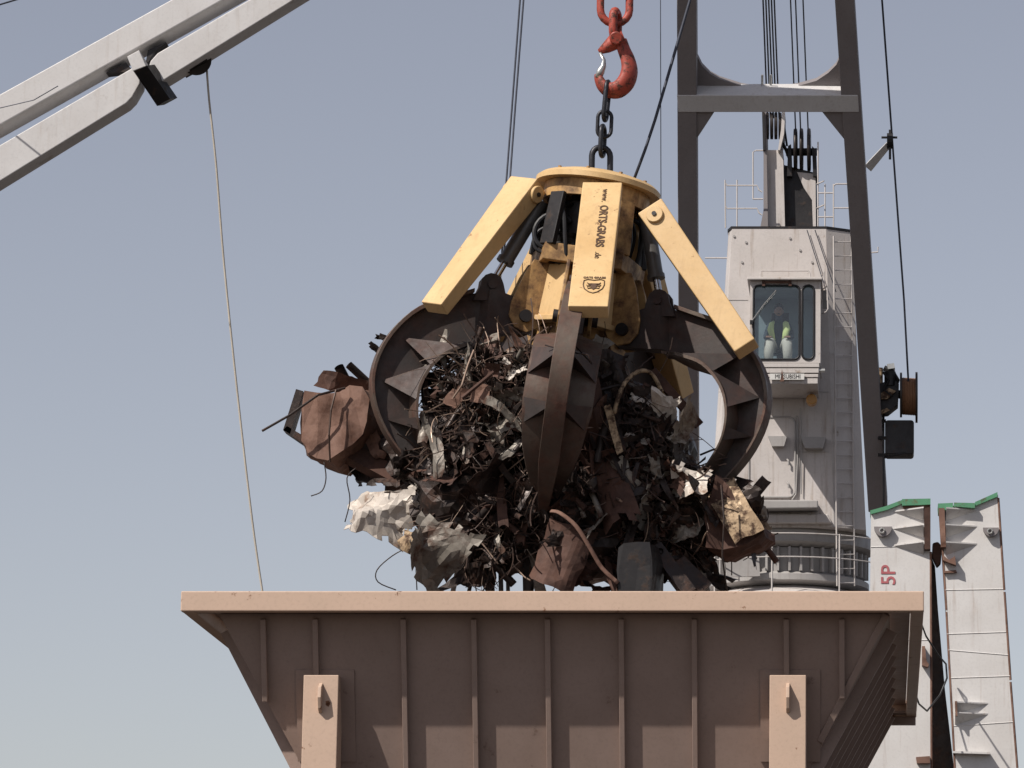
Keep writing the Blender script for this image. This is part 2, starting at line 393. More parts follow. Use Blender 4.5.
dk = MB(); dk.v = []; dk = glathe([(0, -.9), (.56, -.9), (.56, -.97), (0, -.97)], 20); obj('deck_plate', dk, M['dark'], grab)
# bright web between the lugs, left of the front arm
for a in azs:
    m = MB(); m.beam(GR(a, .47, -1.0), GR(a, .50, -1.62), GR(a, 1, 0) - GR(a, 0, 0), .34, .03); m.beam(GR(a, .53, -1.6), GR(a, .53, -1.66), GR(a, 1, 0) - GR(a, 0, 0), .36, .16); obj('web_plate', m, M['yellow'] , grab, bevel=.008)
def lug_pts(az, off):
    pr = [(.30, -.98), (.62, -.98), (.70, -1.15), (.80, -1.5), (.80, -1.66), (.72, -1.78), (.58, -1.82), (.45, -1.74), (.34, -1.5)]
    return [GR(az, a, b, off) for a, b in pr]
for az in AZ:
    for off in (-.19, .15):
        m = MB(); p0 = lug_pts(az, off); p1 = lug_pts(az, off + .04); m.hexa(p0, p1)
        lg = obj('lug', m, M['yellow_worn'], grab, bevel=.008)
    m = MB(); m.cyl(GR(az, .62, -1.64, -.25), GR(az, .62, -1.64, .25), .07, 20); obj('hinge_pin', m, M['dark'], grab, smooth=True)

# claws (tines)
OUT = [(.50, -1.46), (.80, -1.40), (1.02, -1.36), (1.39, -1.50), (1.78, -1.68), (2.06, -1.98), (2.21, -2.34), (2.20, -2.70), (2.03, -3.07), (1.74, -3.40), (1.36, -3.70), (.95, -3.92)]
INN = [(.50, -1.78), (.80, -1.84), (1.05, -1.90), (1.35, -2.03), (1.58, -2.17), (1.76, -2.43), (1.82, -2.70), (1.79, -2.97), (1.66, -3.22), (1.45, -3.48), (1.15, -3.68), (.92, -3.94)]
def smooth_curve(pts, k=3):
    out = []
    for i in range(len(pts) - 1):
        p0, p1, p2, p3 = [Vector((*pts[min(max(j, 0), len(pts) - 1)], 0)) for j in (i - 1, i, i + 1, i + 2)]
        for s_ in range(k):
            t = s_ / k; out.append(.5 * ((2 * p1) + (-p0 + p2) * t + (2 * p0 - 5 * p1 + 4 * p2 - p3) * t * t + (-p0 + 3 * p1 - 3 * p2 + p3) * t ** 3))
    out.append(Vector((*pts[-1], 0))); return [(p.x, p.y) for p in out]
K = 4
OS, IS0 = smooth_curve(OUT, K), smooth_curve(INN, K)
def interp(tab, x):
    for (a, b), (c, d) in zip(tab, tab[1:]):
        if a <= x <= c: return b + (d - b) * (x - a) / (c - a)
    return tab[-1][1]
SHW = [(0, .13), (.215, .13), (.24, .37), (.6, .38), (.75, .32), (.9, .18), (1, .06)]
def tine(az, op, thin=0.0):
    hx, hz = .62, -1.64; co, si = math.cos(R(op)), math.sin(R(op))
    def T_(p, off=0.0):
        dx, dz = p[0] - hx, p[1] - hz
        return GR(az, hx + dx * co - dz * si, hz + dx * si + dz * co, off)
    side = (GR(az, 1, 0, 1) - GR(az, 1, 0, 0)).normalized(); n = len(OS)
    IS = [(a[0] + (b[0] - a[0]) * thin * math.sin(math.pi * min(1, max(0, (i / (n - 1) - .12) / .8))), a[1] + (b[1] - a[1]) * thin * math.sin(math.pi * min(1, max(0, (i / (n - 1) - .12) / .8)))) for i, (a, b) in enumerate(zip(IS0, OS))]
    # web
    m = MB(); hw = [.11 if i < 2.2 * K else .035 for i in range(n)]
    vs = []
    for i in range(n): vs += [T_(OS[i], -hw[i]), T_(IS[i], -hw[i]), T_(IS[i], hw[i]), T_(OS[i], hw[i])]
    fs = [(0, 1, 2, 3), tuple((n - 1) * 4 + k for k in (3, 2, 1, 0))]
    for i in range(n - 1):
        for k in range(4): fs.append((i * 4 + k, i * 4 + (k + 1) % 4, i * 4 + 4 + (k + 1) % 4, i * 4 + 4 + k))
    m.add(vs, fs)
    t = obj('claw', m, M['tine'], grab, smooth=True)
    # outer flange
    po = [T_(p) for p in OS]; pi = [T_(p) for p in IS]
    nr = [(po[i] - pi[i]).normalized() if (po[i] - pi[i]).length > .05 else (po[i - 3] - pi[i - 3]).normalized() for i in range(n)]
    s0 = int(2.6 * K)
    ws = [interp([(0, .12), (.1, .125), (.85, .11), (1, .05)], i / (n - 1)) for i in range(n)]
    m = MB(); m.band(po[s0:], side, ws[s0:], .05, nr[s0:]); obj('outer_flange', m, M['tine_edge'], t, smooth=True, bevel=.006)
    # inner shell, dished
    s1 = int(2.0 * K); m = MB(); N_ = 7; rows = []
    for i in range(s1, n):
        q = i / (n - 1); wd = interp(SHW, q)
        for th in (0, -.035):
            for k in range(N_):
                e = (k / (N_ - 1)) * 2 - 1
                rows.append(pi[i] + side * wd * e + nr[i] * (th - .04 * e * e * min(1, wd / .3)) )
    vs = rows; fs = []; rw = 2 * N_
    for i in range(n - s1 - 1):
        for k in range(N_ - 1):
            a = i * rw + k; fs.append((a, a + 1, a + rw + 1, a + rw)); a += N_; fs.append((a, a + rw, a + rw + 1, a + 1))
        a = i * rw; fs.append((a, a + rw, a + rw + N_, a + N_)); a = i * rw + N_ - 1; fs.append((a, a + N_, a + rw + N_, a + rw))
    m.add(vs, fs); obj('inner_shell', m, M['tine_edge'], t, smooth=True)
    # stiffener plates between web and shell
    def edge_pt(q, sg):
        i = int(q * (n - 1)); wd = interp(SHW, q); return pi[i] + side * sg * (wd - .01) - nr[i] * .03 * min(1, wd / .3)
    for q0, qt, q1 in (((.28, .45, .415), (.425, .585, .565), (.63, .70, .68)) if az != AZ[0] else ((.40, .53, .52), (.60, .70, .70))):
        for sg in (-1, 1):
            it, im = int(qt * (n - 1)), int((q0 + q1) / 2 * (n - 1))
            Tt = po[it] * .80 + pi[it] * .20 + side * sg * .03; E1, E2, I = edge_pt(q0, sg), edge_pt(q1, sg), pi[im] + side * sg * .03 + nr[im] * .02
            m = MB(); m.add([Tt, E1, E2, I], [(0, 1, 2), (0, 2, 3), (0, 3, 1), (1, 3, 2)]); obj('stiffener', m, M['tine'], t)
    # cylinder ear
    m = MB()
    for off in (-.09, .06):
        c0 = (1.0, -1.30)
        ring_ = [(c0[0] + .13 * math.cos(a), c0[1] + .13 * math.sin(a)) for a in [R(x) for x in range(-10, 200, 30)]] + [(.82, -1.46), (1.2, -1.5)]
        p0 = [T_(p, off) for p in ring_]; m.hexa(p0, [T_(p, off + .03) for p in ring_])
    m.cyl(T_((1.0, -1.3), -.12), T_((1.0, -1.3), .12), .05, 16)
    obj('cylinder_ear', m, M['tine'], t)
    # hydraulic cylinder from the top drum to the ear
    A, Bp = GR(az, .62, -.28), T_((1.0, -1.3)); d = Bp - A
    c = MB(); c.cyl(A, A + d * .70, .085, 24); c.cyl(A + d * .68, A + d * .73, .1, 24)
    cy = obj('cylinder', c, M['cyl'], grab, smooth=True)
    c = MB(); c.cyl(A + d * .72, Bp, .042, 16); obj('piston_rod', c, M['chrome'], cy, smooth=True)
    return t
for a, o_, th_ in zip(AZ, OPEN, (0, 0, .22, 0, 0)): tine(a, o_, th_)

# arm covers
def armbox(A, B, N, w1, h1, w2, h2, boss=True):
    m = MB(); m.beam(A, B, N, w1, h1, w2, h2); o = obj('arm_cover', m, M['yellow'], grab, bevel=.012)
    A, B, N = Vector(A), Vector(B), Vector(N); ax = (B - A).normalized(); N = (N - ax * N.dot(ax)).normalized(); Wd = ax.cross(N)
    if not boss: return o, A, B, N, Wd, ax
    b = MB(); c = A + ax * .13 - N * (h1 * .52)
    b.cyl(c - Wd * (w1 / 2 + .035), c + Wd * (w1 / 2 + .035), .098, 28)
    bo = obj('hinge_boss', b, M['yellow'], o, smooth=True, bevel=.008)
    b = MB(); b.cyl(c - Wd * (w1 / 2 + .05), c + Wd * (w1 / 2 + .05), .026, 14); obj('hinge_bolt', b, M['dark'], bo, smooth=True)
    return o, A, B, N, Wd, ax
dY = lambda u, v, d: P(u, v, GY + d)
# front
fa = armbox(dY(602.5, 182, -.74), dY(588, 306, -2.12), (0, -.75, .62), .44, .10, .43, .17, boss=False)
# left, right, back right, back left
armbox(dY(524, 177, -.30), dY(431, 303, -1.0), (-.42, -.78, .45), .40, .24, .30, .17)
armbox(dY(664, 203, -.62), dY(757, 343, -1.05), (.84, -.06, .55), .30, .31, .28, .26)
armbox(GR(52, .66, -.05), GR(52, 1.95, -1.9), GR(52, 1, 1) - GR(52, 0, 0), .36, .28, .30, .22)
armbox(GR(124, .66, -.05), GR(124, 1.85, -1.5), GR(124, 1, 1) - GR(124, 0, 0), .36, .28, .30, .22)
# lettering and crest on the front arm
_, A, B, N, Wd, ax = fa
right = Wd if Wd.x > 0 else -Wd
fp = lambda u_, t_: A + (B - A) * t_ + right * u_ + N * .005
text_obj('lettering', 'ORTS-GRABS', .128, frame_m(fp(.045, .365), ax, right), M['ink'], bpy.data.objects[fa[0].name], .002, bold=.003, sx=1.0)
text_obj('lettering', 'www.', .10, frame_m(fp(.045, .115), ax, right), M['ink'], fa[0], .002)
text_obj('lettering', '.de', .10, frame_m(fp(.04, .60), ax, right), M['ink'], fa[0], .002)
c = fp(.035, .845); crest = MB()
up = -ax
sh_pts = [(-.5, .42), (-.32, .5), (0, .44), (.32, .5), (.5, .42), (.52, .1), (.44, -.22), (.22, -.46), (0, -.56), (-.22, -.46), (-.44, -.22), (-.52, .1)]
S = .22
crest.tube([c + right * x * S + up * y * S for x, y in sh_pts], .006, 5, closed=True)
def poly(pts, m_): m_.prism([c + right * x * S + up * y * S for x, y in pts], N * .004)
poly([(-.12, .18), (.12, .18), (.16, .02), (.1, -.2), (0, -.3), (-.1, -.2), (-.16, .02)], crest)
for s_ in (-1, 1):
    crest.tube([c + right * x * s_ * S + up * y * S for x, y in ((.10, .12), (.26, .14), (.34, .26))], [.012, .009, .003], 5)
    crest.tube([c + right * x * s_ * S + up * y * S for x, y in ((.14, .0), (.3, -.02), (.36, .08))], [.010, .008, .003], 5)
    crest.tube([c + right * x * s_ * S + up * y * S for x, y in ((.10, -.16), (.26, -.2), (.3, -.1))], [.009, .007, .003], 5)
obj('crest', crest, M['ink'], fa[0])
text_obj('lettering', 'ORTS GRABS', .042, frame_m(c + up * .142, right, up), M['ink'], fa[0], .002, bold=.001)

# ------------------------------------------------------------------ chain, hook
CY = GY - .02
def link(c, axis, side, L, W2, r_, m, parent):
    """oval chain link centred c, long axis, half length L, half width W2"""
    c, axis, side = Vector(c), Vector(axis).normalized(), Vector(side).normalized(); pts = []
    for a in [R(x) for x in range(0, 181, 20)]: pts.append(c + axis * (L - W2 + math.sin(a) * W2) + side * math.cos(a) * W2)
    for a in [R(x) for x in range(180, 361, 20)]: pts.append(c + axis * (-(L - W2) + math.sin(a) * W2) + side * math.cos(a) * W2)
    return obj('link', MB().tube(pts, r_, 10, closed=True), m, parent, smooth='all')
ch = thing('chain', P(601, 172, CY), 'short black steel chain between the red hook and the yellow grab', 'chain')
link(P(601, 163, CY), (0, 0, 1), (1, .25, 0), .185, .105, .035, M['chain'], ch)
link(P(602.5, 141, CY), (.03, 0, 1), (.18, 1, 0), .175, .085, .027, M['chain'], ch)
link(P(604.5, 124, CY), (.03, 0, 1), (1, .15, 0), .155, .078, .022, M['chain'], ch)
link(P(606.5, 101, CY), (.08, 0, 1), (.15, 1, 0), .225, .08, .027, M['chain'], ch)
hk = thing('lifting_hook', P(612, 60, CY), 'red safety hook with bare metal latch carrying the black chain', 'hook')
cv = [(621, 40, .085), (624, 50, .095), (628, 60, .105), (629.5, 71, .118), (626, 82, .125), (618, 89.5, .12), (609, 90, .105), (602.5, 85.5, .088), (599, 79, .07), (598, 74, .055)]
pts = [P(u, v, CY) for u, v, _ in cv]; rs = [r_ * .92 for *_, r_ in cv]
fine, fr = [], []
for i in range(len(pts) - 1):
    p0, p1, p2, p3 = pts[max(i - 1, 0)], pts[i], pts[i + 1], pts[min(i + 2, len(pts) - 1)]
    for s_ in range(4):
        t = s_ / 4; fine.append(.5 * ((2 * p1) + (-p0 + p2) * t + (2 * p0 - 5 * p1 + 4 * p2 - p3) * t * t + (-p0 + 3 * p1 - 3 * p2 + p3) * t ** 3)); fr.append(rs[i] + (rs[i + 1] - rs[i]) * t)
fine.append(pts[-1]); fr.append(rs[-1])
hb = MB(); hb.tube(fine, fr, 16, sq=.7)
hb.tube([P(624, 38, CY), P(614, 42, CY), P(606, 48, CY), P(599, 52, CY)], [.10, .095, .065, .03], 14)
body = obj('hook_body', hb, M['red'], hk, smooth='all')
hb = MB(); hb.cyl(P(616, 38, CY - .17), P(616, 38, CY + .15), .075, 20); obj('hook_pin', hb, M['red'], hk, smooth=True, bevel=.012)
lk = MB(); lk.tube([P(600, 53, CY - .02), P(604, 60, CY - .02), P(603.5, 66, CY - .02), P(600.5, 72, CY - .02), P(598, 78, CY - .02)], [.02, .022, .035, .05, .04], 10, sq=.8); obj('latch', lk, M['galv'], hk, smooth='all')
link(P(615.5, 25, CY), (0, 0, 1), (.25, 1, 0), .16, .09, .05, M['red'], hk)
ml = thing('master_link', P(615, 22, CY), 'red oval steel ring above the red hook at the top edge', 'ring')
link(P(615, 1, CY), (0, 0, 1), (1, .1, 0), .27, .165, .045, M['red'], ml)
l2 = link(P(616, -30, CY), (0, 0, 1), (.1, 1, 0), .22, .12, .045, M['red'], ml)

# ------------------------------------------------------------------ ropes
def rope(pts, r_, label, m, group=None, n=6):
    o = obj('cable', MB().tube(pts, r_, n), m, None, smooth='all'); return tag(o, label, 'cable', group)
def ext(a, b, t): return a + (b - a) * t
rope([ext(P(502, 290, 45), P(520, 0, 45.2), 3), P(520, 0, 45.2), P(511, 120, 45.1), P(506, 185, 45), P(499.5, 293, 44.8)], .012, 'dark thin cable hanging left of the grab, left one of a close pair', M['rope'])
rope([ext(P(506, 190, 45), P(523.5, 0, 45.2), 3), P(523.5, 0, 45.2), P(515, 110, 45.1), P(509.5, 185, 45), P(503, 265, 44.6)], .012, 'dark thin cable hanging left of the grab, right one of a close pair', M['rope'])
rope([ext(P(633, 180, 44.5), P(690, 0, 44.6), 3), P(690, 0, 44.6), P(672, 62, 44.6), P(655, 120, 44.5), P(645, 150, 44.5), P(633, 182, 44.5)], .019, 'taut dark cable slanting down to the right of the chain', M['rope'])
rope([ext(P(661, 205, 44.6), P(660.5, 0, 44.6), 3), P(660.5, 0, 44.6), P(661, 205, 44.6)], .005, 'very thin dark wire hanging straight down beside the left boom leg', M['rope'])

# ------------------------------------------------------------------ light grey boom, upper left
bo = thing('crane_boom', P(-200, 260, 60), 'light grey twin-beam crane boom slanting across the upper left corner', 'crane boom')
BY = 60.0
def lb(a, b, wd, dp, nm, N=(-.45, -.6, .55)):
    m = MB(); m.beam(a, b, N, wd, dp); return obj(nm, m, M['boomlight'], bo, bevel=.02)
def PB(u, v, d=0): return P(u, v, BY + d)
def bprism(pts, Y0, Y1, nm, m_, bev=.0): return obj(nm, MB().pp(pts, Y0, Y1), m_, bo, bevel=bev)
def along(a, b, t): return (a[0] + (b[0] - a[0]) * t, a[1] + (b[1] - a[1]) * t)
# beams as real boxes: front side plus underside; the boom also comes towards the camera to the upper right
def bbeam(p, q, dp, nm, ex0, ex1):
    """p, q = (u, v_top, v_bottom) at the two ends"""
    def at(t): return tuple(p[k] + (q[k] - p[k]) * t for k in range(3))
    a, b = at(ex0), at(ex1); Ya = Yb = BY
    A = [P(a[0], a[1], Ya), P(a[0], a[2], Ya)]; B = [P(b[0], b[1], Yb), P(b[0], b[2], Yb)]
    d = Vector((.05, dp, -.04)); m = MB(); m.hexa([A[0], A[1], A[1] + d, A[0] + d], [B[0], B[1], B[1] + d, B[0] + d])
    return obj(nm, m, M['boomlight'], bo, bevel=.02)
bbeam((0, 94, 125), (230, -33, -4), .42, 'upper_beam', -3.2, 2.2)
# the lower beam is broken by the clamp: two lengths with rounded inner ends
def lower_len(ts, round_at, nm):
    p, q = (0, 145, 181), (300, -30, -4)
    def tb(t, f): a = along((p[0], p[1]), (q[0], q[1]), t); b = along((p[0], p[2]), (q[0], q[2]), t); return along(a, b, f)
    t0, t1 = ts
    if round_at == 1: poly_ = [tb(t0, 0), tb(t1 - .03, 0), tb(t1 - .008, .1), tb(t1, .35), tb(t1 - .005, .65), tb(t1 - .03, .92), tb(t1 - .05, 1), tb(t0, 1)]
    else: poly_ = [tb(t0 + .035, 0), tb(t1, 0), tb(t1, 1), tb(t0 + .045, 1), tb(t0 + .02, .95), tb(t0 + .002, .7), tb(t0, .4), tb(t0 + .012, .12)]
    return bprism(poly_, BY - .02, BY + .42, nm, M['boomlight'], .015)
lower_len((-2.6, .47), 1, 'lower_beam'); lower_len((.49, 2.0), 0, 'lower_beam')
bprism([(106, 73), (126, 62), (133, 71), (128, 72.5), (118, 71.5)], BY + .1, BY + .35, 'gusset', M['dark']); bprism([(145, 66), (148, 50), (166, 42), (154, 52), (149.5, 60)], BY + .1, BY + .35, 'gusset', M['dark'])
bprism([(127, 56.5), (139, 50), (146, 66), (133, 71)], BY - .45, BY + .3, 'cross_piece', M['boomlight'], .01)
m = MB(); a = [P(134, 71.5, BY - .44), P(147, 65.5, BY - .44), P(170, 99, BY + .1), P(157, 106, BY + .1)]
m.hexa(a, [p + Vector((.06, .3, .10)) for p in a]); obj('cross_piece_shaded_side', m, M['dark'], bo)  # downward face of the cross piece, its shade put in as dark colour
m = MB(); m.cyl(PB(196, 60, .25), PB(196, 60, .45), .24, 24); sv = obj('sheave', m, M['sheave'], bo, smooth=True)
bprism([(183, 73), (207, 60), (204, 48), (178, 62)], BY + .2, BY + .5, 'sheave_bracket', M['dark'])
# the boom rests on a far mast out of the picture
o = obj('cable', MB().tube(spath([P(206.5, 66, 60.4), P(209, 100, 60.4), P(216, 165, 60.4), P(224, 265, 60.4), P(238, 400, 60.4), P(252, 520, 60.4), P(262, 590, 60.4), P(276, 680, 60.4), P(291, 768, 60.4), P(330, 960, 60.4), P(400, 1280, 60.4)]), .018, 5), M['tanrope'], None, smooth='all')
tag(o, 'pale slack rope hanging from the sheave of the upper left boom', 'rope')
o = obj('cable', MB().tube([P(-60, 22, 59), P(-8, 7, 58), P(22, -2, 57.5), P(80, -20, 57)], .014, 5), M['rope'], None); tag(o, 'short dark cable crossing the extreme upper left corner', 'cable')
o = obj('cable', MB().tube([P(-60, 125, 59.2), P(0, 108, 59.0), P(34, 100, 58.9), P(58, 86, 59.05)], .008, 5), M['rope'], None); tag(o, 'thin cable lying along the upper beam of the upper left boom', 'cable')

# ------------------------------------------------------------------ deck crane
TY = 69.0
cr = thing('deck_crane', P(785, 1250, TY + 1.4), 'tall off-white ship deck crane with operator cab, ladder and shaded boom', 'crane')
ZTOP, ZBOT = P(790, 229, TY).z, P(790, 527, TY).z
def tring(z, fl, fr_, cr_, cl_, v):
    a = P(fl, v, TY); b = P(fr_, v, TY); c1 = P(cr_, v, TY + .0); c2 = P(cl_, v, TY)
    ch_ = (c1.x - b.x); D = 2.9
    return [Vector((a.x, TY, z)), Vector((b.x, TY, z)), Vector((c1.x, TY + ch_ * .6, z)), Vector((c1.x, TY + D, z)), Vector((b.x, TY + D + .4, z)), Vector((a.x, TY + D + .4, z)), Vector((c2.x, TY + D - .2, z)), Vector((c2.x, TY + .25, z))]
m = MB(); m.hexa(tring(ZBOT, 716, 834, 866, 709, 527), tring(ZTOP, 732, 826, 851, 728, 229)); tower = obj('tower', m, M['white'], cr)
m = MB(); a, b = tring(ZTOP + .004, 731, 827, 852, 727, 229), tring(ZTOP + .05, 731, 827, 852, 727, 229); m.hexa(a, b); obj('roof_edge', m, M['dark'], cr)
# slewing ring, pedestal
ccx, ccy = P(787, 540, TY + 1.4).x, TY + 1.6
def clathe(prof, n=56, x=ccx, y=ccy):
    m = MB(); k = len(prof)
    for i in range(n):
        a = 2 * math.pi * i / n; m.v += [Vector((x + math.cos(a) * r_, y + math.sin(a) * r_, z)) for r_, z in prof]
    for i in range(n):
        j = (i + 1) % n
        for q in range(k): m.f.append((i * k + q, j * k + q, j * k + (q + 1) % k, i * k + (q + 1) % k))
    return m
rad = 1.48
zv = lambda v: P(790, v, ccy - rad).z
obj('slewing_ring', clathe([(0, zv(526)), (rad, zv(526)), (rad + .06, zv(531)), (rad + .06, zv(541)), (rad - .1, zv(545)), (0, zv(545))]), M['grey'], cr, smooth=True)
obj('ring_neck', clathe([(0, zv(546)), (rad - .14, zv(546)), (rad - .14, zv(571)), (0, zv(571))]), M['grey'], cr, smooth=True)
obj('lower_flange', clathe([(0, zv(570)), (rad - .12, zv(570)), (rad - .02, zv(573)), (rad - .02, zv(579)), (rad - .2, zv(582)), (0, zv(582))]), M['grey'], cr, smooth=True)
obj('pedestal', clathe([(0, zv(583)), (rad - .25, zv(583)), (rad + .12, zv(592)), (rad + .12, 0), (0, 0)]), M['white'], cr, smooth=True)
for k in range(22):
    a = R(-175 + k * 8); m = MB()
    p = Vector((ccx + math.cos(a) * (rad - .13), ccy + math.sin(a) * (rad - .13), 0)); dr = Vector((math.cos(a), math.sin(a), 0)); tn = Vector((-dr.y, dr.x, 0))
    q = [p - tn * .02, p + tn * .02, p + tn * .02 + dr * .11, p - tn * .02 + dr * .11]
    m.hexa([x + Vector((0, 0, zv(570))) for x in q], [x + Vector((0, 0, zv(546))) for x in q]); obj('neck_rib', m, M['grey'], cr)
# handrail round the ring (white)
rr_ = rad + .55
for v in (533, 556.5):
    m = MB(); z = P(790, v, ccy - rr_).z
    m.tube([Vector((ccx + math.cos(R(a)) * rr_, ccy + math.sin(R(a)) * rr_, z)) for a in range(-150, -19, 5)], .011, 6); obj('handrail', m, M['white'], cr)
for a in (-150, -127, -96, -62, -35, -20):
    m = MB(); p = Vector((ccx + math.cos(R(a)) * rr_, ccy + math.sin(R(a)) * rr_, 0)); m.tube([p + Vector((0, 0, zv(600))), p + Vector((0, 0, P(790, 532, ccy - rr_).z))], .016, 6); obj('rail_post', m, M['white'], cr)
# platform carrying the rail
obj('walkway', clathe([(rad + .125, zv(602)), (rad + .62, zv(602)), (rad + .62, zv(600)), (rad + .125, zv(600))]), M['grey'], cr)
# ledge and gussets below door
TF_ = TY
def tp(pts, d0, d1, nm, m_, par=cr, bev=0): return obj(nm, MB().pp(pts, TY + d0, TY + d1), m_, par, bevel=bev)
tp([(742, 500), (818, 500), (818, 508), (742, 509)], -.42, -.004, 'ledge', M['grey'], bev=.02)
tp([(720, 514), (828, 514), (832, 523), (716, 523)], -.16, -.004, 'ledge', M['white'], bev=.02)
# door: rounded panel, frame as a tube, with handles
def rrect(u0, v0, u1, v1, r_, Y, n=5):
    out = []
    for cx_, cy_, a0 in ((u1 - r_, v0 + r_, -90), (u1 - r_, v1 - r_, 0), (u0 + r_, v1 - r_, 90), (u0 + r_, v0 + r_, 180)):
        for k in range(n): a = R(a0 + 90 * k / (n - 1)); out.append((cx_ + r_ * math.cos(a), cy_ + r_ * math.sin(a)))
    return [P(u, v, Y) for u, v in out]
pts = rrect(750, 418, 794, 496, 6, TY - .04); m = MB(); m.hexa(pts, [p + Vector((0, .037, 0)) for p in pts]); door = obj('door', m, M['white'], cr)
m = MB(); m.tube(rrect(749, 417, 795, 497, 7, TY - .045), .018, 6, closed=True); obj('door_frame', m, M['grey'], door)
for v in (459, 482):
    m = MB(); m.tube([P(787, v, TY - .05), P(788.5, v + 2, TY - .1), P(788.5, v + 6, TY - .1)], .018, 6); obj('handle', m, M['grey'], door)
for u0, u1, v0, v1 in ((768, 787, 436, 446), (801, 826, 437, 448)):
    tp([(u0, v0), (u1, v0), (u1 - 3, v1), (u0 + 4, v1)], -.2, -.004, 'pocket', M['grey'])
m = MB(); m.tube([P(797, 416, TY - .05), P(797.5, 460, TY - .05), P(796, 494, TY - .05), P(792, 500, TY - .05)], .014, 6); obj('pipe', m, M['grey'], cr)
m = MB(); m.tube([P(800.5, 408, TY - .05), P(801.5, 460, TY - .05), P(801, 494, TY - .05)], .012, 6); obj('pipe', m, M['grey'], cr)
tp([(725, 559), (759, 556), (760, 576), (727, 577)], .0, .06, 'access_plate', M['grey'])
# ladder
LT, LBv = 236, 586
def lad(u, v): 
    f = (v - 229) / 298; uu = u + f * 3 - 1
    return P(uu, v, TY - .12 + (u - 834) * .0165 + .0)
ladder = MB()
m = MB(); m.tube([lad(834.5, v) for v in (LT, 400, LBv)], .016, 6); m.tube([lad(852, v) for v in (LT, 400, LBv)], .016, 6); lo = obj('ladder_rail', m, M['white'], cr)
v = LT + 6
while v < LBv:
    m = MB(); m.tube([lad(834.5, v), lad(852, v)], .0105, 5); obj('rung', m, M['white'], lo); v += 14.2
m = MB()
for v in (300, 352, 430, 500):
    for u in (834.5, 852): m.tube([lad(u, v), lad(u, v) + Vector((0, .35, 0))], .012, 5)
obj('ladder_bracket', m, M['grey'], lo)
for (ua, va, ub, vb) in ((807, 230, 829, 300), (815, 230, 836, 292)):
    m = MB(); m.tube([P(ua, va, TY - .06), P(ub, vb, TY - .08)], .009, 5); obj('diagonal_line', m, M['rope'], cr)  # two thin dark lines running diagonally over the tower front
for v in (300, 392, 452):
    m = MB(); m.tube([P(724 - (v - 300) * .06, v, TY - .003), P(748 if v < 390 else 829, v, TY - .003)], .006, 4); obj('panel_joint', m, M['grey'], cr)
for u, v in ((734, 236), (746, 242), (790, 238), (800, 250), (742, 262), (812, 262)):
    m = MB(); c = P(u, v, TY - .02); m.cyl(c, c + Vector((0, .03, 0)), .022, 8); obj('bolt', m, M['grey'], cr)
# roof railings
def rail(pts, nm='railing'): m = MB(); m.tube(pts, .013, 6); obj(nm, m, M['white'], cr)
for v, ve in ((185.5, 190), (208.5, 213)):
    rail([P(726, v - 2, TY + .1), P(727, v, TY + .1), P(757, v, TY + .1), P(759, ve, TY + .1), P(762, ve + 2, TY + .1)]); 
for u in (725.5, 737): rail([P(u, 228, TY + .1), P(u - (.5 if u < 730 else 0), 180, TY + .1)])
rail([P(753, 199, TY + .4), P(753, 152, TY + .4), P(756, 150.5, TY + .4), P(764, 150.5, TY + .4)]); rail([P(753, 199, TY + .4), P(763, 199, TY + .4)])
for v in (193, 217): rail([P(818, v, TY + .2), P(834, v, TY + .2)])
for u in (825, 833.5): rail([P(u, 228, TY + .2), P(u, 184, TY + .2)])
rail([P(833.5, 186, TY + .2), P(836, 184, TY + .2), P(852, 184, TY + .2)]); rail([P(834, 208, TY + .2), P(852, 208, TY + .2)])
rail([P(705, 258, TY + .6), P(728, 258, TY + .6)]); rail([P(858, 254, TY + .6), P(878, 252, TY + .6), P(878, 247, TY + .6)])
rail([P(818, 228, TY + .3), P(818, 142, TY + .3)]); 
for v in (183, 207): rail([P(817, v + 1, TY + .3), P(824, v - 2, TY + .1)])
# masthead: pale column, dark block, sheaves
tp([(764, 150), (783, 150), (785, 229), (766, 229)], .5, 1.3, 'mast_column', M['white'])
tp([(763.5, 112), (766, 112), (768, 229), (760, 229), (763.5, 210)], .35, 1.5, 'mast_plate', M['boom'])
tp([(784, 165), (816, 173), (817, 229), (785, 229)], .7, 1.6, 'winch_housing', M['dark'])
tp([(797, 172), (815.5, 174), (816, 228), (813, 228), (812, 200), (804, 188)], .66, .695, 'housing_patch', M['white'])
for k in range(3):
    u = 795.5 + k * 6 + (1.5 if k == 2 else 0); c = P(u, 150, TY + .75); m = MB(); m.cyl(c - Vector((.03, 0, 0)), c + Vector((.03, 0, 0)), .36, 28)
    sv = obj('sheave', m, M['sheave'], cr, smooth=True)
    m = MB(); m.tube([c + Vector((.0, math.cos(R(a)) * .36, math.sin(R(a)) * .36)) for a in range(0, 360, 15)], .035, 6, closed=True); obj('sheave_rim', m, M['sheave'], sv, smooth='all')
c = P(800, 152, TY + .75); m = MB(); m.cyl(P(786, 152, TY + .75), P(817, 152, TY + .75), .07, 12); obj('sheave_axle', m, M['dark'], cr, smooth=True)
tp([(788, 146), (791, 144), (792, 176), (787, 176)], .55, 1.2, 'sheave_cheek', M['dark']); tp([(812, 146), (816, 150), (817, 176), (813, 176)], .55, 1.2, 'sheave_cheek', M['dark'])
for k in range(4):
    u = 767.5 + k * 4.2; c = P(u, 126, TY + .6); m = MB(); m.cyl(c - Vector((.025, 0, 0)), c + Vector((.025, 0, 0)), .24, 24); obj('sheave', m, M['sheave'], cr, smooth=True)
tp([(762, 112), (764.5, 112), (765.5, 150), (763, 150)], .3, 1.0, 'sheave_cheek', M['dark']); tp([(782, 112), (785, 112), (784, 134), (780, 150), (778, 150), (781, 130)], .3, 1.0, 'sheave_cheek', M['white'])
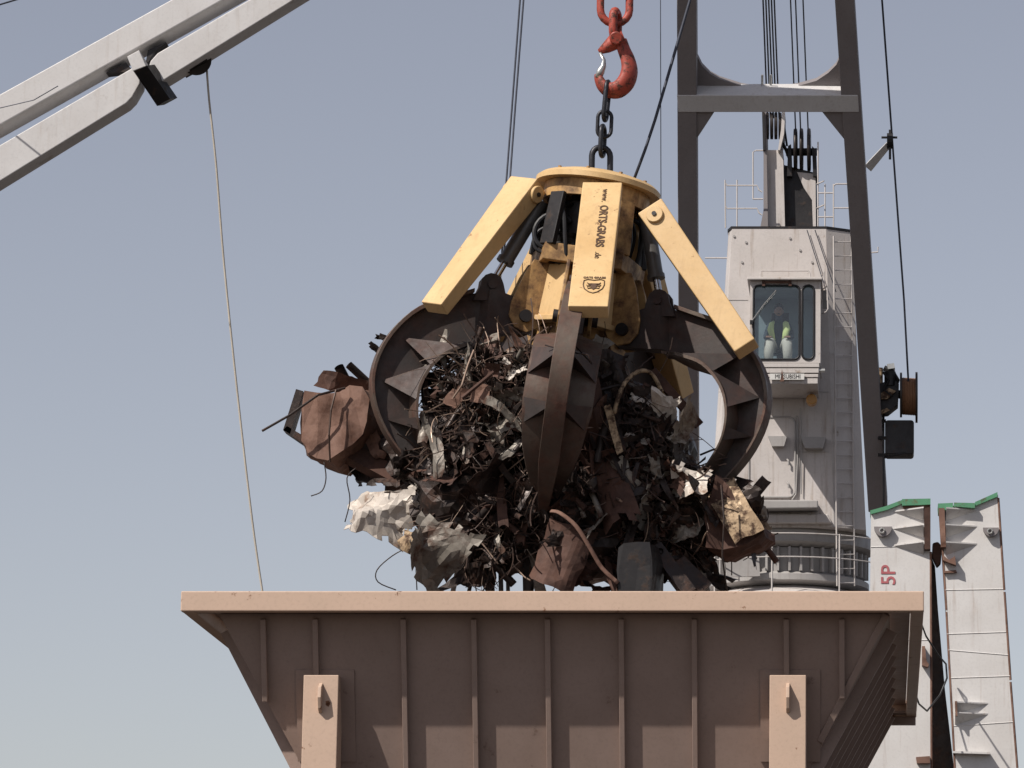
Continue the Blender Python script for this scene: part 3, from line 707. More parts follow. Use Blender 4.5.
m = MB(); m.tube([P(781, 140, TY + .6), P(786, 150, TY + .6), P(790, 160, TY + .7)], .03, 6); m.tube([P(783, 118, TY + .5), P(787, 146, TY + .5)], .02, 6); obj('linkage', m, M['dark'], cr)
# cab
CD = -1.35
def cb(pts, d0, d1, nm, m_, par=cr, bev=0.0): return obj(nm, MB().pp(pts, TY + d0, TY + d1), m_, par, bevel=bev)
# hollow cab: back, floor, roof, side walls and a front frame made of members around the two windows
zf = lambda v: P(785, v, TY + CD).z
xf = lambda u: P(u, 320, TY + CD).x
y0, y1 = TY + CD, TY - .003
xl, xr = xf(750), xf(820.5); zt_, zbm = zf(281), zf(363)
cab = MB(); cab.box(xl, xr, y1 - .04, y1, zbm, zt_)
ys = (y0 + .06, y0 + .16, y1 - .14, y1 - .04); zs = (zbm, zbm + .42, zt_ - .14, zt_)
for xa in (xl, xr - .04):
    cab.box(xa, xa + .04, ys[0], ys[3], zs[0], zs[1]); cab.box(xa, xa + .04, ys[0], ys[3], zs[2], zs[3])
    cab.box(xa, xa + .04, ys[0], ys[1], zs[1], zs[2]); cab.box(xa, xa + .04, ys[2], ys[3], zs[1], zs[2])
cabo = obj('cab', cab, M['white'], cr)
for xa in (xl, xr - .04): obj('window', MB().box(xa + .015, xa + .022, ys[1], ys[2], zs[1], zs[2]), M['glass'], cabo)
obj('cab_floor', MB().box(xl + .042, xr - .042, y0 + .06, y1 - .045, zbm, zbm + .05), M['cabin'], cabo)
obj('cab_lining', MB().box(xl + .045, xr - .045, y1 - .07, y1 - .043, zbm + .055, zt_ - .05), M['cabin'], cabo)
obj('cab_ceiling', MB().box(xl + .042, xr - .042, y0 + .06, y1 - .045, zt_ - .045, zt_), M['cabin'], cabo)
# front face with two rounded openings
def front_face(outer, holes, y, th, name, m_, par):
    bm = bmesh.new(); loops = []
    for lp in [outer] + holes:
        vs = [bm.verts.new((p[0], y, p[1])) for p in lp]; loops.append([bm.edges.new((vs[i], vs[(i + 1) % len(vs)])) for i in range(len(vs))])
    bmesh.ops.triangle_fill(bm, edges=[e for l in loops for e in l], use_beauty=True, use_dissolve=False)
    ret = bmesh.ops.extrude_face_region(bm, geom=bm.faces[:]); vv = [e for e in ret['geom'] if isinstance(e, bmesh.types.BMVert)]
    bmesh.ops.translate(bm, verts=vv, vec=(0, th, 0)); bmesh.ops.recalc_face_normals(bm, faces=bm.faces)
    bm.verts.index_update(); vs = [v.co.copy() for v in bm.verts]; fs = [tuple(v.index for v in f.verts) for f in bm.faces]; bm.free()
    return obj(name, (vs, fs), m_, par)
def rr2(x0, z0, x1, z1, r_, n=5):
    out = []
    for cx_, cz_, a0 in ((x1 - r_, z1 - r_, 0), (x0 + r_, z1 - r_, 90), (x0 + r_, z0 + r_, 180), (x1 - r_, z0 + r_, 270)):
        for k in range(n): a = R(a0 + 90 * k / (n - 1)); out.append((cx_ + r_ * math.cos(a), cz_ + r_ * math.sin(a)))
    return out
w1 = rr2(xf(753.5), zf(359.5), xf(799.5), zf(285.5), .09); w2 = rr2(xf(802.3), zf(359.5), xf(814), zf(285.5), .09)
front_face([(xl, zbm), (xr, zbm), (xr, zt_), (xl, zt_)], [w1, w2], y0, .058, 'cab_front', M['white'], cabo)
for wv in (w1, w2):
    m = MB(); m.tube([Vector((x, y0 - .004, z)) for x, z in wv], .019, 6, closed=True); wf = obj('window_frame', m, M['black'], cabo, smooth='all')
    m = MB(); m.prism([Vector((x, y0 + .03, z)) for x, z in wv], (0, .008, 0)); obj('window', m, M['glass'], wf)
m = MB(); m.box(xl - .05, xr + .03, y0 - .1, y1, zt_ + .003, zt_ + .05); obj('cab_roof', m, M['white'], cabo, bevel=.01)
m = MB(); m.box(xf(766), xf(806), y0 + .25, y1 - .3, zt_ + .053, zt_ + .13); obj('roof_hatch', m, M['scraptan'], cabo, bevel=.01)
m = MB(); zr_ = zf(269.5); m.tube([Vector((xf(760), y0 + .1, zt_ + .05)), Vector((xf(760), y0 + .1, zr_ - .05)), Vector((xf(761.5), y0 + .1, zr_)), Vector((xf(808), y0 + .1, zr_)), Vector((xf(810), y0 + .1, zr_ - .05)), Vector((xf(810), y0 + .1, zt_ + .05))], .013, 6); obj('roof_rail', m, M['white'], cabo)
for u in (763.5, 790): m = MB(); m.box(xf(u - 1.5), xf(u + 1.5), y0 - .05, y0 - .022, zf(286.5), zf(280.5)); obj('window_hinge', m, M['rust'], cabo)
m = MB(); m.box(xf(765), xf(789), y0 - .03, y0 - .006, zf(283.5), zf(281.5)); obj('rain_guard', m, M['rustlight'], cabo)
m = MB(); m.tube([Vector((xf(751), y0 - .05, zf(323))), Vector((xf(764), y0 - .05, zf(305))), Vector((xf(776), y0 - .05, zf(291)))], .009, 5); obj('wiper', m, M['galv'], cabo)
m = MB(); m.box(xf(750), xf(753), y0 - .08, y0 - .03, zf(325), zf(321)); obj('wiper_motor', m, M['black'], cabo)
# steps below the windows
for i, (va, vb_, u1) in enumerate(((363.5, 367.5, 819.5), (368.3, 373, 819), (373.8, 377.2, 818.5), (378, 383.5, 818))):
    m = MB(); m.box(xf(755 + i), xf(u1), y0 + .012 * i - .015, y1 - .02, zf(vb_), zf(va)); obj('apron_panel', m, M['white'], cabo, bevel=.008)
m = MB(); m.box(xf(770), xf(804.5), y0 - .035, y0 - .018, zf(380), zf(374)); sg = obj('sign_plate', m, M['sign'], cabo)
text_obj('lettering', 'MITSUBISHI', .105, frame_m(Vector((xf(788), y0 - .038, zf(377))), (1, 0, 0), (0, 0, 1)), M['blackink'], sg, .002, bold=.0, sx=.84)
m = MB(); m.add([(xf(779), y0 - .037, zf(380)), (xf(782.5), y0 - .037, zf(371)), (xf(786), y0 - .037, zf(381))], [(0, 1, 2)]); m = MB(); m.prism([(xf(780.5), y0 - .036, zf(382)), (xf(782.3), y0 - .036, zf(369)), (xf(784.5), y0 - .036, zf(381.5))], (0, .006, 0)); obj('rust_streak', m, M['rustlight'], sg)
# mirror frame at right, small lamp, amber lamp below
m = MB(); m.tube([Vector((xf(821), y0 + .2, zf(288))), Vector((xf(827), y0 + .0, zf(286))), Vector((xf(828), y0, zf(309))), Vector((xf(826), y0, zf(312))), Vector((xf(822), y0 + .2, zf(311)))], .012, 6)
m.tube([Vector((xf(822), y0 + .1, zf(274))), Vector((xf(824), y0, zf(272))), Vector((xf(824), y0, zf(286)))], .012, 6); obj('mirror_bracket', m, M['white'], cabo)
m = MB(); m.box(xf(822.5), xf(826.5), y0 + .02, y0 + .05, zf(308), zf(290)); obj('mirror', m, M['black'], cabo)
m = MB(); m.cyl(Vector((xf(819), y0 + .05, zf(370))), Vector((xf(825), y0 + .05, zf(370))), .035, 10); obj('nozzle', m, M['galv'], cabo)
m = MB(); c = Vector((xf(811), TY - .6, P(811, 399, TY - .6).z)); m.cyl(c, c + Vector((0, .25, 0)), .095, 20); lp = obj('floodlight', m, M['lamp'], cr, smooth=True, bevel=.02)
m = MB(); m.tube([c + Vector((0, .2, 0)), c + Vector((0, .25, .12)), c + Vector((0, .58, .16))], .025, 6); obj('lamp_arm', m, M['dark'], lp)
# seat
m = MB(); m.box(xf(770), xf(788), y0 + .75, y0 + .82, zbm + .35, zbm + 1.05); m.box(xf(768), xf(790), y0 + .45, y0 + .82, zbm + .28, zbm + .35); m.box(xf(776), xf(783), y0 + .55, y0 + .7, zbm + .05, zbm + .28); obj('seat', m, M['black'], cabo, bevel=.02)
# boom: two legs and a cross beam, leaning towards the camera as it rises
_a, _b = P(877, 505, 67), P(846, 0, 61.5)
def BL(u, v):
    d = P(u, v, 1.0) - Vector((0, 0, CAMZ)); nn_ = Vector((0, _b.z - _a.z, -(_b.y - _a.y))); t = nn_.dot(_a - Vector((0, 0, CAMZ))) / nn_.dot(d)
    return Vector((0, 0, CAMZ)) + d * t
axb = (BL(846, 0) - BL(877, 505)).normalized()
nb = Vector((0, -math.sin(math.atan2(axb.z, -axb.y)), -math.cos(math.atan2(axb.z, -axb.y))))
def leg(ub, vb, ut, vt, wd):
    a, b = BL(ub, vb), BL(ut, vt); tip = a + (b - a) * 4.1
    m = MB(); m.beam(a, tip, nb, wd, .55, wd * .8, .4); return obj('boom_leg', m, M['boom'], cr, bevel=.015)
leg(878, 512, 844.5, 0, .325); leg(689, 560, 686.5, 0, .325)
zc1 = (BL(768, 95) - BL(768, 112)).length
A, B = BL(677, 95), BL(858, 95); dn = -axb * zc1; ofs = -nb * .5
m = MB()
A = A + nb * .012; B = B + nb * .012
m.hexa([A, A + dn, A + dn + ofs, A + ofs], [B, B + dn, B + dn + ofs, B + ofs]); m.v = m.v; obj('cross_beam', m, M['boomlight'], cr, bevel=.01)
def gus(pts):
    a = [BL(u, v + (9 if pts[0][1] < 90 else 0)) for u, v in pts]; d0, d1 = (.40, .53) if pts[0][1] < 90 else (.03, .4); m = MB(); m.hexa([p - nb * d0 for p in a], [p - nb * d1 for p in a]); obj('gusset', m, M['boom'], cr)
gus([(696, 56), (701, 66), (709, 74), (718, 79), (740, 86), (752, 88), (696, 88)]); gus([(841, 54), (836, 65), (828, 73), (816, 81), (798, 86), (786, 88), (845, 88)])
gus([(696, 110), (716, 110), (697, 139)]); gus([(820, 110), (845, 110), (845, 141)])
m = MB()
for u in (761.5, 770): m.tube([BL(u, 94) - nb * .4, BL(u, 84) - nb * .4], .02, 6)
obj('beam_pin', m, M['galv'], cr)
# boom head out of the picture
a1 = BL(878, 512) + (BL(844.5, 0) - BL(878, 512)) * 4.05; a2 = BL(689, 560) + (BL(686.5, 0) - BL(689, 560)) * 4.05
m = MB(); m.beam(a1, a2, axb, .8, .5); obj('boom_head', m, M['boom'], cr)
# wire ropes
wr = []
for u0_, u1_, v1_, d in [(767.5 + k * 2.9, 763 + k * 2.8, 118, .6) for k in range(5)] + [(796, 790.5, 140, .5), (801, 795.5, 140, .5), (808.5, 803, 140, .5)]:
    a = P(u0_, v1_, TY + d); b = P(u1_, 0, 67.2); m = MB(); m.tube([a, b, a + (b - a) * 9], .016 if u0_ < 785 else .014, 5); obj('wire_rope', m, M['rope'], cr)
# bracket, guide roller, reel, box on the right leg
a, b = P(866, 164, 64), P(887, 142, 63.6)
m = MB(); m.beam(a, b, (-.4, -.5, .75), .14, .14, .1, .1); obj('guide_bracket', m, M['boomlight'], cr)
m = MB(); c = P(890, 141, 63.5); m.cyl(c - Vector((.05, 0, 0)), c + Vector((.05, 0, 0)), .13, 16); m.box(c.x - .02, c.x + .02, c.y - .05, c.y + .05, c.z - .3, c.z + .18); m.cyl(c - Vector((.14, 0, -.06)), c + Vector((.12, 0, .06)), .02, 8); obj('guide_roller', m, M['dark'], cr)
RY = 66.2
m = MB(); c0, c1 = P(901, 396, RY), P(916, 397, RY); m.cyl(c0, c1, .24, 32); n_ = 9
for k in range(n_): t = (k + .5) / n_; cc = c0.lerp(c1, t); m.tube([cc + Vector((0, math.cos(R(q)) * .30, math.sin(R(q)) * .30)) for q in range(0, 360, 12)], .018, 6, closed=True)
dr = obj('rope_drum', m, M['drumrope'], cr, smooth='all')
for c_, rr3 in ((P(901, 395, RY), .38), (P(916.5, 397.5, RY), .43)):
    m = MB(); m.cyl(c_ - Vector((.018, 0, 0)), c_ + Vector((.018, 0, 0)), rr3, 36); obj('drum_flange', m, M['sheave'], dr, smooth=True)
m = MB(); m.pp([(887, 364), (894, 363), (895, 368), (888, 369)], RY - .1, RY + .2); obj('motor_cover', m, M['galv'], cr)
m = MB(); m.cyl(P(880, 388, RY), P(901, 395, RY), .07, 12); m.pp([(880, 384), (892, 378), (899, 384), (898, 404), (888, 412), (879, 413)], RY - .15, RY + .25); m.tube([P(884, 368, RY), P(892, 372, RY), P(897, 380, RY), P(893, 392, RY)], .05, 8); m.cyl(P(890, 372, RY - .1), P(890, 386, RY - .1), .1, 12)
m.tube([P(883, 372, RY - .15), P(889, 380, RY - .2), P(884, 390, RY - .2), P(892, 396, RY - .2)], .022, 6)
mo = obj('reel_motor', m, M['dark'], cr, smooth=True)
m = MB(); m.pp([(881, 393), (889, 388), (896, 391), (887, 399), (881, 399)], RY - .21, RY - .155); m.pp([(880, 411), (887, 408), (890, 410), (882, 414)], RY - .21, RY - .155); m.cyl(P(880, 368, RY - .05), P(880, 384, RY - .05), .05, 10); obj('motor_bracket', m, M['scraptan'], mo)
bx = rrect(885, 420, 914, 454, 3, RY); m = MB(); m.hexa(bx, [p + Vector((0, .5, 0)) for p in bx]); bb = obj('electrical_box', m, M['dark'], cr, bevel=.015)
m = MB(); m.tube([P(883.5, 405, RY), P(883.5, 520, RY)], .02, 6)
for v in (421, 438, 455): m.tube([P(878, v, RY), P(886, v, RY)], .03, 6)
m.tube([P(883, 458, RY), P(905, 453, RY)], .018, 6); obj('box_bracket', m, M['dark'], bb)
m = MB(); a, b, c_ = P(908.5, 384, RY - .2), P(893, 150, 64), P(882, 0, 62.3); m.tube([a, P(904, 300, 65.4), b, c_, c_ + (c_ - b) * 6], .017, 6); obj('wire_rope', m, M['rope'], cr)

# operator
def skin_mesh(joints, edges, mtx, name, m_, parent=None, sub=1):
    me = bpy.data.meshes.new(name); me.from_pydata([j[0] for j in joints], edges, [])
    o = bpy.data.objects.new(name, me); COL.objects.link(o)
    md = o.modifiers.new('skin', 'SKIN'); sv_ = me.skin_vertices[0].data if me.skin_vertices else None
    if sv_ is None:
        me.attributes  # the modifier makes the layer itself
    bpy.context.view_layer.update()
    if me.skin_vertices:
        for i, j in enumerate(joints): me.skin_vertices[0].data[i].radius = (j[1], j[2] if len(j) > 2 else j[1])
        me.skin_vertices[0].data[0].use_root = True
    s_ = o.modifiers.new('sub', 'SUBSURF'); s_.levels = s_.render_levels = sub
    dg = bpy.context.evaluated_depsgraph_get(); nm = bpy.data.meshes.new_from_object(o.evaluated_get(dg))
    bpy.data.objects.remove(o); vs = [mtx @ v.co for v in nm.vertices]; fs = [tuple(p.vertices) for p in nm.polygons]
    return obj(name, (vs, fs), m_, parent, smooth='all')
def ensure_skin(me):
    pass
px_, py_, pz_ = xf(778), y0 + .60, zbm + .33
PM = Matrix.Translation((px_, py_, pz_))     # hips at origin, facing -Y
J = [((0, 0, 0), .13, .10), ((0, .02, .2), .13, .10), ((0, .0, .42), .15, .10), ((0, -.01, .53), .06), ((0, -.02, .60), .055), ((0, -.03, .70), .085, .095), ((0, -.03, .78), .07),
     ((-.17, 0, .45), .06), ((-.23, -.10, .22), .045), ((-.19, -.34, .16), .033), ((-.17, -.42, .17), .03),
     ((.17, 0, .45), .06), ((.23, -.10, .22), .045), ((.19, -.34, .16), .033), ((.17, -.42, .17), .03),
     ((-.10, -.04, 0), .085), ((-.15, -.36, .06), .062), ((-.16, -.36, -.32), .04), ((-.16, -.42, -.35), .035),
     ((.10, -.04, 0), .085), ((.15, -.36, .06), .062), ((.16, -.36, -.32), .04), ((.16, -.42, -.35), .035)]
E = [(0, 1), (1, 2), (2, 3), (3, 4), (4, 5), (5, 6), (2, 7), (7, 8), (8, 9), (9, 10), (2, 11), (11, 12), (12, 13), (13, 14), (0, 15), (15, 16), (16, 17), (17, 18), (0, 19), (19, 20), (20, 21), (21, 22)]
try:
    per = skin_mesh(J, E, PM, 'person', M['jacket'], None, 2)
    tag(per, 'crane operator in a yellow-green vest and pale trousers seated behind the cab window', 'person')
    hm = MB()
    def blob(c, r3, n=10):
        vs = [Vector(c) + Vector((math.sin(t) * math.cos(p) * r3[0], math.sin(t) * math.sin(p) * r3[1], math.cos(t) * r3[2])) for t in [math.pi * (i + .001) / n for i in range(n + 1)] for p in [2 * math.pi * k / n for k in range(n)]]
        return [PM @ v for v in vs], [(i * n + k, i * n + (k + 1) % n, (i + 1) * n + (k + 1) % n, (i + 1) * n + k) for i in range(n) for k in range(n)]
    hm = MB(); hm.add(*blob((0, .0, .765), (.088, .105, .09))); obj('hair', hm, M['hair'], per, smooth='all')
    hm = MB(); hm.add(*blob((0, -.045, .70), (.072, .085, .10))); hm.add(*blob((0, -.135, .69), (.012, .02, .02), 6)); hm.add(*blob((-.075, -.02, .70), (.012, .02, .03), 6)); hm.add(*blob((.075, -.02, .70), (.012, .02, .03), 6)); obj('face', hm, M['skin'], per, smooth='all')
    hm = MB()
    for s_ in (-1, 1): hm.add(*blob((s_ * .03, -.125, .715), (.009, .006, .006), 6))
    hm.add(*blob((0, -.126, .645), (.025, .006, .006), 6)); obj('eyes_and_mouth', hm, M['hair'], per)
    for s_ in (-1, 1):
        hm = MB(); hm.tube([PM @ Vector(p) for p in ((s_ * .10, -.04, .50), (s_ * .125, -.14, .45), (s_ * .14, -.17, .36), (s_ * .12, -.17, .26), (s_ * .085, -.15, .16))], [.04, .06, .07, .06, .035], 12, sq=.7); obj('vest_panel', hm, M['hivis'], per, smooth='all')
    for s_ in (-1, 1):
        hm = MB(); hm.tube([PM @ Vector(p) for p in ((s_ * .11, -.1, .02), (s_ * .145, -.30, .09), (s_ * .155, -.40, .04), (s_ * .165, -.42, -.12), (s_ * .165, -.40, -.30))], [.1, .098, .09, .085, .07], 14); obj('trouser_leg', hm, M['trouser'], per, smooth='all')
        hm = MB(); q = PM @ Vector((s_ * .17, -.43, .17))
        for k in range(4):
            b0 = Vector(((k - 1.5) * .022, 0, 0)); L_ = (.06, .07, .066, .05)[k]; hm.tube([q + b0, q + b0 + Vector((0, -L_ * .6, .0)), q + b0 + Vector((0, -L_, -.03))], [.011, .010, .008], 6)
        hm.tube([q + Vector((-s_ * .03, .02, 0)), q + Vector((-s_ * .06, -.03, -.01)), q + Vector((-s_ * .05, -.06, -.02))], [.013, .011, .009], 6); hm.add(*[list(map(lambda v_: v_, blob((s_ * .17, -.42, .17), (.045, .05, .018), 8)[0])), blob((0, 0, 0), (1, 1, 1), 8)[1]]); obj('hand', hm, M['skin'], per, smooth='all')
except Exception as ex:
    print('PERSON FAILED', ex)

# ------------------------------------------------------------------ standing hatch covers, right
PY = 58.0
def hatch(outline, label, flip):
    z0 = 0; root = thing('hatch_cover', Vector((P(outline[0][0], 700, PY).x, PY, 0)), label, 'hatch cover')
    m = MB(); m.pp(outline, PY, PY + .5); o = obj('panel', m, M['panel'], root)
    return root
hl = hatch([(871, 513), (887, 508.5), (904, 502), (930, 501), (931, 600), (931.5, 768), (932, 1288), (862, 1288), (868, 768)], 'white steel hatch cover with a red painted number, standing left of the dark gap', 0)
hr = hatch([(939, 506), (975, 505), (998, 494.5), (1004, 590), (1010, 680), (1017, 768), (1055, 1288), (975, 1288), (955, 768), (946, 610)], 'white rust-edged hatch cover standing upright at the far right', 1)
def hp(root, pts, d0, d1, nm, m_, bev=0): return obj(nm, MB().pp(pts, PY + d0, PY + d1), m_, root, bevel=bev)
hp(hl, [(870, 510.5), (886, 506), (903, 499.5), (903, 503), (888, 509.5), (871, 514)], -.05, .5, 'edge_strip', M['green'])
hp(hl, [(902, 499), (930.5, 498.5), (930.5, 504.5), (902, 505.5)], -.12, .5, 'edge_strip', M['green'])
hp(hl, [(903, 506), (930, 505), (930, 508), (903, 509)], -.06, -.004, 'lip', M['rustlight'])
hp(hr, [(938, 503.5), (953, 502.8), (953, 510), (938.5, 510)], -.06, .5, 'edge_strip', M['green'])
hp(hr, [(954, 502.5), (975, 503), (975, 508), (954, 506.5)], -.12, .5, 'edge_strip', M['green'])
hp(hr, [(975, 502), (997.5, 492), (997.5, 496.5), (975, 506)], -.05, .5, 'edge_strip', M['green'])
def fin(root, ut, ub, vt, vb, nm='bracket_fin'):
    a, b, c_ = P(ut, vt, PY - .003), P(ub, vb, PY - .003), P(ub, vb, PY - .003) + Vector((0, -.17, .01))
    b2 = P(ub, vb + 10, PY - .003); m = MB(); m.add([a, b, c_, b2, a + Vector((0, 0, .02)), b + Vector((0, 0, .02)), c_ + Vector((0, 0, .02))], [(0, 3, 2), (0, 1, 3), (1, 2, 3), (4, 6, 5), (0, 2, 6, 4), (2, 1, 5, 6), (1, 0, 4, 5)]); obj(nm, m, M['panel'], root)
for v in (511, 528, 545): fin(hl, 893, 923.5, v + 1, v - .5)
for v in (511, 527.5, 545): fin(hr, 977, 946, v - .5, v)
for v in (704, 714.5): fin(hr, 988, 955, v, v + .5)
hp(hl, [(924, 508), (930.5, 507), (930.5, 549), (924.5, 549)], -.16, -.004, 'flange', M['rust'])
hp(hr, [(938.5, 508), (944.5, 508), (946, 547), (941, 547)], -.14, -.004, 'flange', M['rustlight'])
hp(hr, [(955, 701), (957, 701), (957.5, 716), (955.5, 716)], -.18, -.004, 'flange', M['rustlight'])
hp(hr, [(953, 751), (990, 752), (990, 754), (953, 753)], -.14, -.004, 'ledge', M['panel'])
for root, a, b in ((hl, (930.6, 552), (931.4, 768)), (hr, (940.5, 512), (946.5, 610)), (hr, (946.5, 612), (955, 768)), (hr, (998.2, 498), (1004.2, 590)), (hr, (1004.4, 592), (1010.4, 680)), (hr, (1010.4, 682), (1017.2, 768))):
    m = MB(); m.tube([P(*a, PY + .01), P(*b, PY + .01)], .02, 5); obj('edge_bar', m, M['rustlight'], root)
# half round lugs, coloured dark for the shade in their pockets
def halfring(root, u, v, wpx):
    m = MB(); s_ = wpx
    pts = [(u - s_, v), (u + s_, v)] + [(u + s_ * math.cos(R(a)), v + s_ * 1.1 * math.sin(R(a))) for a in range(20, 170, 20)]
    m.pp(pts, PY - .1, PY - .004); o = obj('lug', m, M['boom'], root); c = P(u - 1, v + s_ * .45, PY - .12)
    m = MB(); m.tube(arc(c, .035, 0, 6.0, 12, (1, 0, 0), (0, 0, 1)), .012, 6); obj('lug_eye', m, M['galv'], o)
halfring(hl, 883, 526.5, 9); halfring(hr, 991, 527.5, 8)
# weld seams
for root, segs in ((hl, [((871, 547), (928, 546)), ((868.5, 640), (930, 640))]), (hr, [((945, 590), (1003, 589)), ((947, 634), (1006, 632)), ((948, 650), (1008, 655)), ((951, 678), (1010, 676)), ((954, 726), (1013, 722))])):
    for a, b in segs: m = MB(); m.tube([P(*a, PY - .001), P(*b, PY - .001)], .008, 5); obj('weld_seam', m, M['panel'], root)
# rust hinge with chain between the covers, dark plate for the shadow in the gap
hp(hl, [(932.5, 543), (938, 541.5), (942, 546), (941, 562), (937, 566), (932, 556)], .02, .3, 'hinge', M['rust'], .02)
hp(hr, [(942, 554), (949, 560), (955, 556), (956, 565), (950, 563), (943, 560)], -.15, -.004, 'hook_plate', M['rustlight'])
hp(hr, [(944, 571), (956, 570), (957, 572.5), (944, 573)], -.06, -.004, 'hook_plate', M['rustlight'])
dkp = obj('gap_shadow_plate', MB().pp([(931.5, 558), (935, 566), (938, 610), (945, 690), (954, 768), (975, 1288), (932, 1288)], PY + .55, PY + .8), M['scrapdark'], hl)  # shadowed panel behind the covers, its shade given by dark colour
m = MB(); m.tube([P(917, 612, PY - 1.5), P(926, 636, PY - .6), P(938, 655, PY - .3), P(946, 664, PY - .3), P(947, 678, PY - .3), P(940, 695, PY - .3), P(927, 711, PY - .8), P(919, 704, PY - 1.2), P(914, 690, PY - 1.5)], .014, 6)
tag(obj('cable', m, M['black'], None, smooth='all'), 'black slack cable looping between the hopper corner and the hatch covers', 'cable')
hp(hl, [(922, 646), (925, 646), (926.5, 661), (929, 664), (928, 667), (922, 665)], -.16, -.004, 'catch', M['rustlight'])
hp(hl, [(916, 757), (930, 756), (930, 763), (917, 763)], -.16, -.004, 'catch', M['rustlight'])
text_obj('lettering', '5P', .30, frame_m(P(889, 575, PY - .006), (0, 0, 1), (-1, 0, 0)), M['redpaint'], [o for o in hl.children if o.name.startswith('panel')][0], .003, bold=.002, sx=1.0)

# ------------------------------------------------------------------ scrap bundle
random.seed(11)
def fbm(p, oct_=3):
    s_, a, f = 0, 1, 1
    for _ in range(oct_): s_ += a * (1 - abs(noise.noise(Vector(p) * f)) * 2); a *= .5; f *= 2.1
    return s_
def sheet(c, w, h, rot, amp, seed, n=14, bend=0.0, th=.008, rag=.25, freq=1.6, twist=0.0):
    """a crumpled metal sheet with ragged outline; returns MB"""
    k = max(3, int(n * h / max(w, .01))) if h < w else n; nx = n if h < w else max(3, int(n * w / h)); ny = k
    sd_ = Vector((seed * 7.31, seed * 3.77, seed * 1.9)); m = MB(); q = Matrix.Rotation(rot[2], 3, 'Z') @ Matrix.Rotation(rot[1], 3, 'Y') @ Matrix.Rotation(rot[0], 3, 'X')
    vs = []; cr_ = random.Random(seed * 13 + 5); creases = []
    for _ in range(9):
        an_ = cr_.uniform(0, math.pi); nv = Vector((math.cos(an_), math.sin(an_), 0))
        creases.append((nv, cr_.uniform(-.42, .42) * (abs(nv.x) * w + abs(nv.y) * h), cr_.choice((-1, 1)) * cr_.uniform(.2, .75) * amp / (.25 * min(.6, max(w, h)))))
    tot = [sum(ca * cn.x for cn, _, ca in creases) * 0, 0]
    for j in range(ny + 1):
        for i in range(nx + 1):
            a, b = i / nx - .5, j / ny - .5
            e = max(abs(a), abs(b)) * 2
            x, z = a * w, b * h
            rg = 1 + rag * (noise.noise(Vector((a * 3, b * 3, 0)) + sd_)) * 1.6 * e
            x *= rg; z *= rg
            p3 = Vector((x * freq / max(w, h) * 2, z * freq / max(w, h) * 2, 0)) + sd_
            y = amp * .18 * (fbm(p3, 2) - 1.0)
            for cn, co_, ca in creases: y += ca * abs(a * w * cn.x + b * h * cn.y - co_)
            x += amp * .35 * noise.noise(p3 * 2 + Vector((9, 0, 0))); z += amp * .35 * noise.noise(p3 * 2 + Vector((0, 9, 0)))
            if bend:
                an = a * bend; x = w / bend * math.sin(an) * rg; y += w / bend * (1 - math.cos(an))
            if twist: x, y = x * math.cos(b * twist) - y * math.sin(b * twist), x * math.sin(b * twist) + y * math.cos(b * twist)
            vs.append(Vector(c) + q @ Vector((x, y, z)))
    fs = []; W3 = nx + 1
    for j in range(ny):
        for i in range(nx):
            e = max(abs((i + .5) / nx - .5), abs((j + .5) / ny - .5)) * 2
            if e > .82 and noise.noise(Vector((i * .7, j * .7, 3)) + sd_) > .25 and rag > .1: continue
            a = j * W3 + i
            if (i + j) % 2: fs += [(a, a + 1, a + W3 + 1), (a, a + W3 + 1, a + W3)]
            else: fs += [(a, a + 1, a + W3), (a + 1, a + W3 + 1, a + W3)]
    N0 = len(vs); off = q @ Vector((0, th, 0)); vs2 = vs + [v + off for v in vs]
    edges = {}
    for f in fs:
        for x, y in ((f[0], f[1]), (f[1], f[2]), (f[2], f[0])): edges[(min(x, y), max(x, y))] = edges.get((min(x, y), max(x, y)), 0) + 1
    fs2 = fs + [tuple(i + N0 for i in f[::-1]) for f in fs] + [(a, b, b + N0, a + N0) for (a, b), k_ in edges.items() if k_ == 1]
    m.add(vs2, fs2); return m
def clean(m):
    used = sorted({i for f in m.f for i in f}); mp = {a: b for b, a in enumerate(used)}; m.v = [m.v[i] for i in used]; m.f = [tuple(mp[i] for i in f) for f in m.f]; return m
def scrap(nm, m, m_, label, cat='scrap metal', group=None, smooth=False):
    if not m.f: return None
    o = obj(nm, clean(m), m_, None, smooth=smooth); return tag(o, label, cat, group)
SG = None
Q = lambda u, v, d=0.0: P(u, v, GY + d)
# dark heart of the bundle, filled in to block light passing through
def lobe(c, r3, seed, n=26):
    bm = bmesh.new(); bmesh.ops.create_icosphere(bm, subdivisions=4, radius=1); out = MB(); s3 = Vector((seed, seed * 2, 0))
    for v in bm.verts:
        d = v.co.normalized(); k = 1 + .20 * noise.noise(d * 2.2 + s3) + .16 * noise.noise(d * 5.5 + s3) + .09 * (1 - abs(noise.noise(d * 11 + s3)) * 2)
        v.co = Vector((d.x * r3[0] * k, d.y * r3[1] * k, d.z * r3[2] * k))
    out.add([Vector(c) + v.co for v in bm.verts], [tuple(v.index for v in f.verts) for f in bm.faces]); bm.free(); return out
core = MB()
for i, (u, v, d, r3) in enumerate([(487, 440, -.15, (.62, .8, .62)), (480, 505, -.1, (.66, .85, .55)), (585, 450, .2, (.9, .9, .85)), (585, 525, -.2, (.62, .95, .62)), (648, 480, -.1, (.5, .8, .72)), (690, 520, -.2, (.45, .7, .42)), (420, 460, .2, (.42, .5, .42)), (650, 545, -.1, (.45, .6, .38)), (520, 545, 0, (.55, .6, .30))]):
    l = lobe(Q(u, v, d), r3, i + 1); core.add(l.v, l.f)
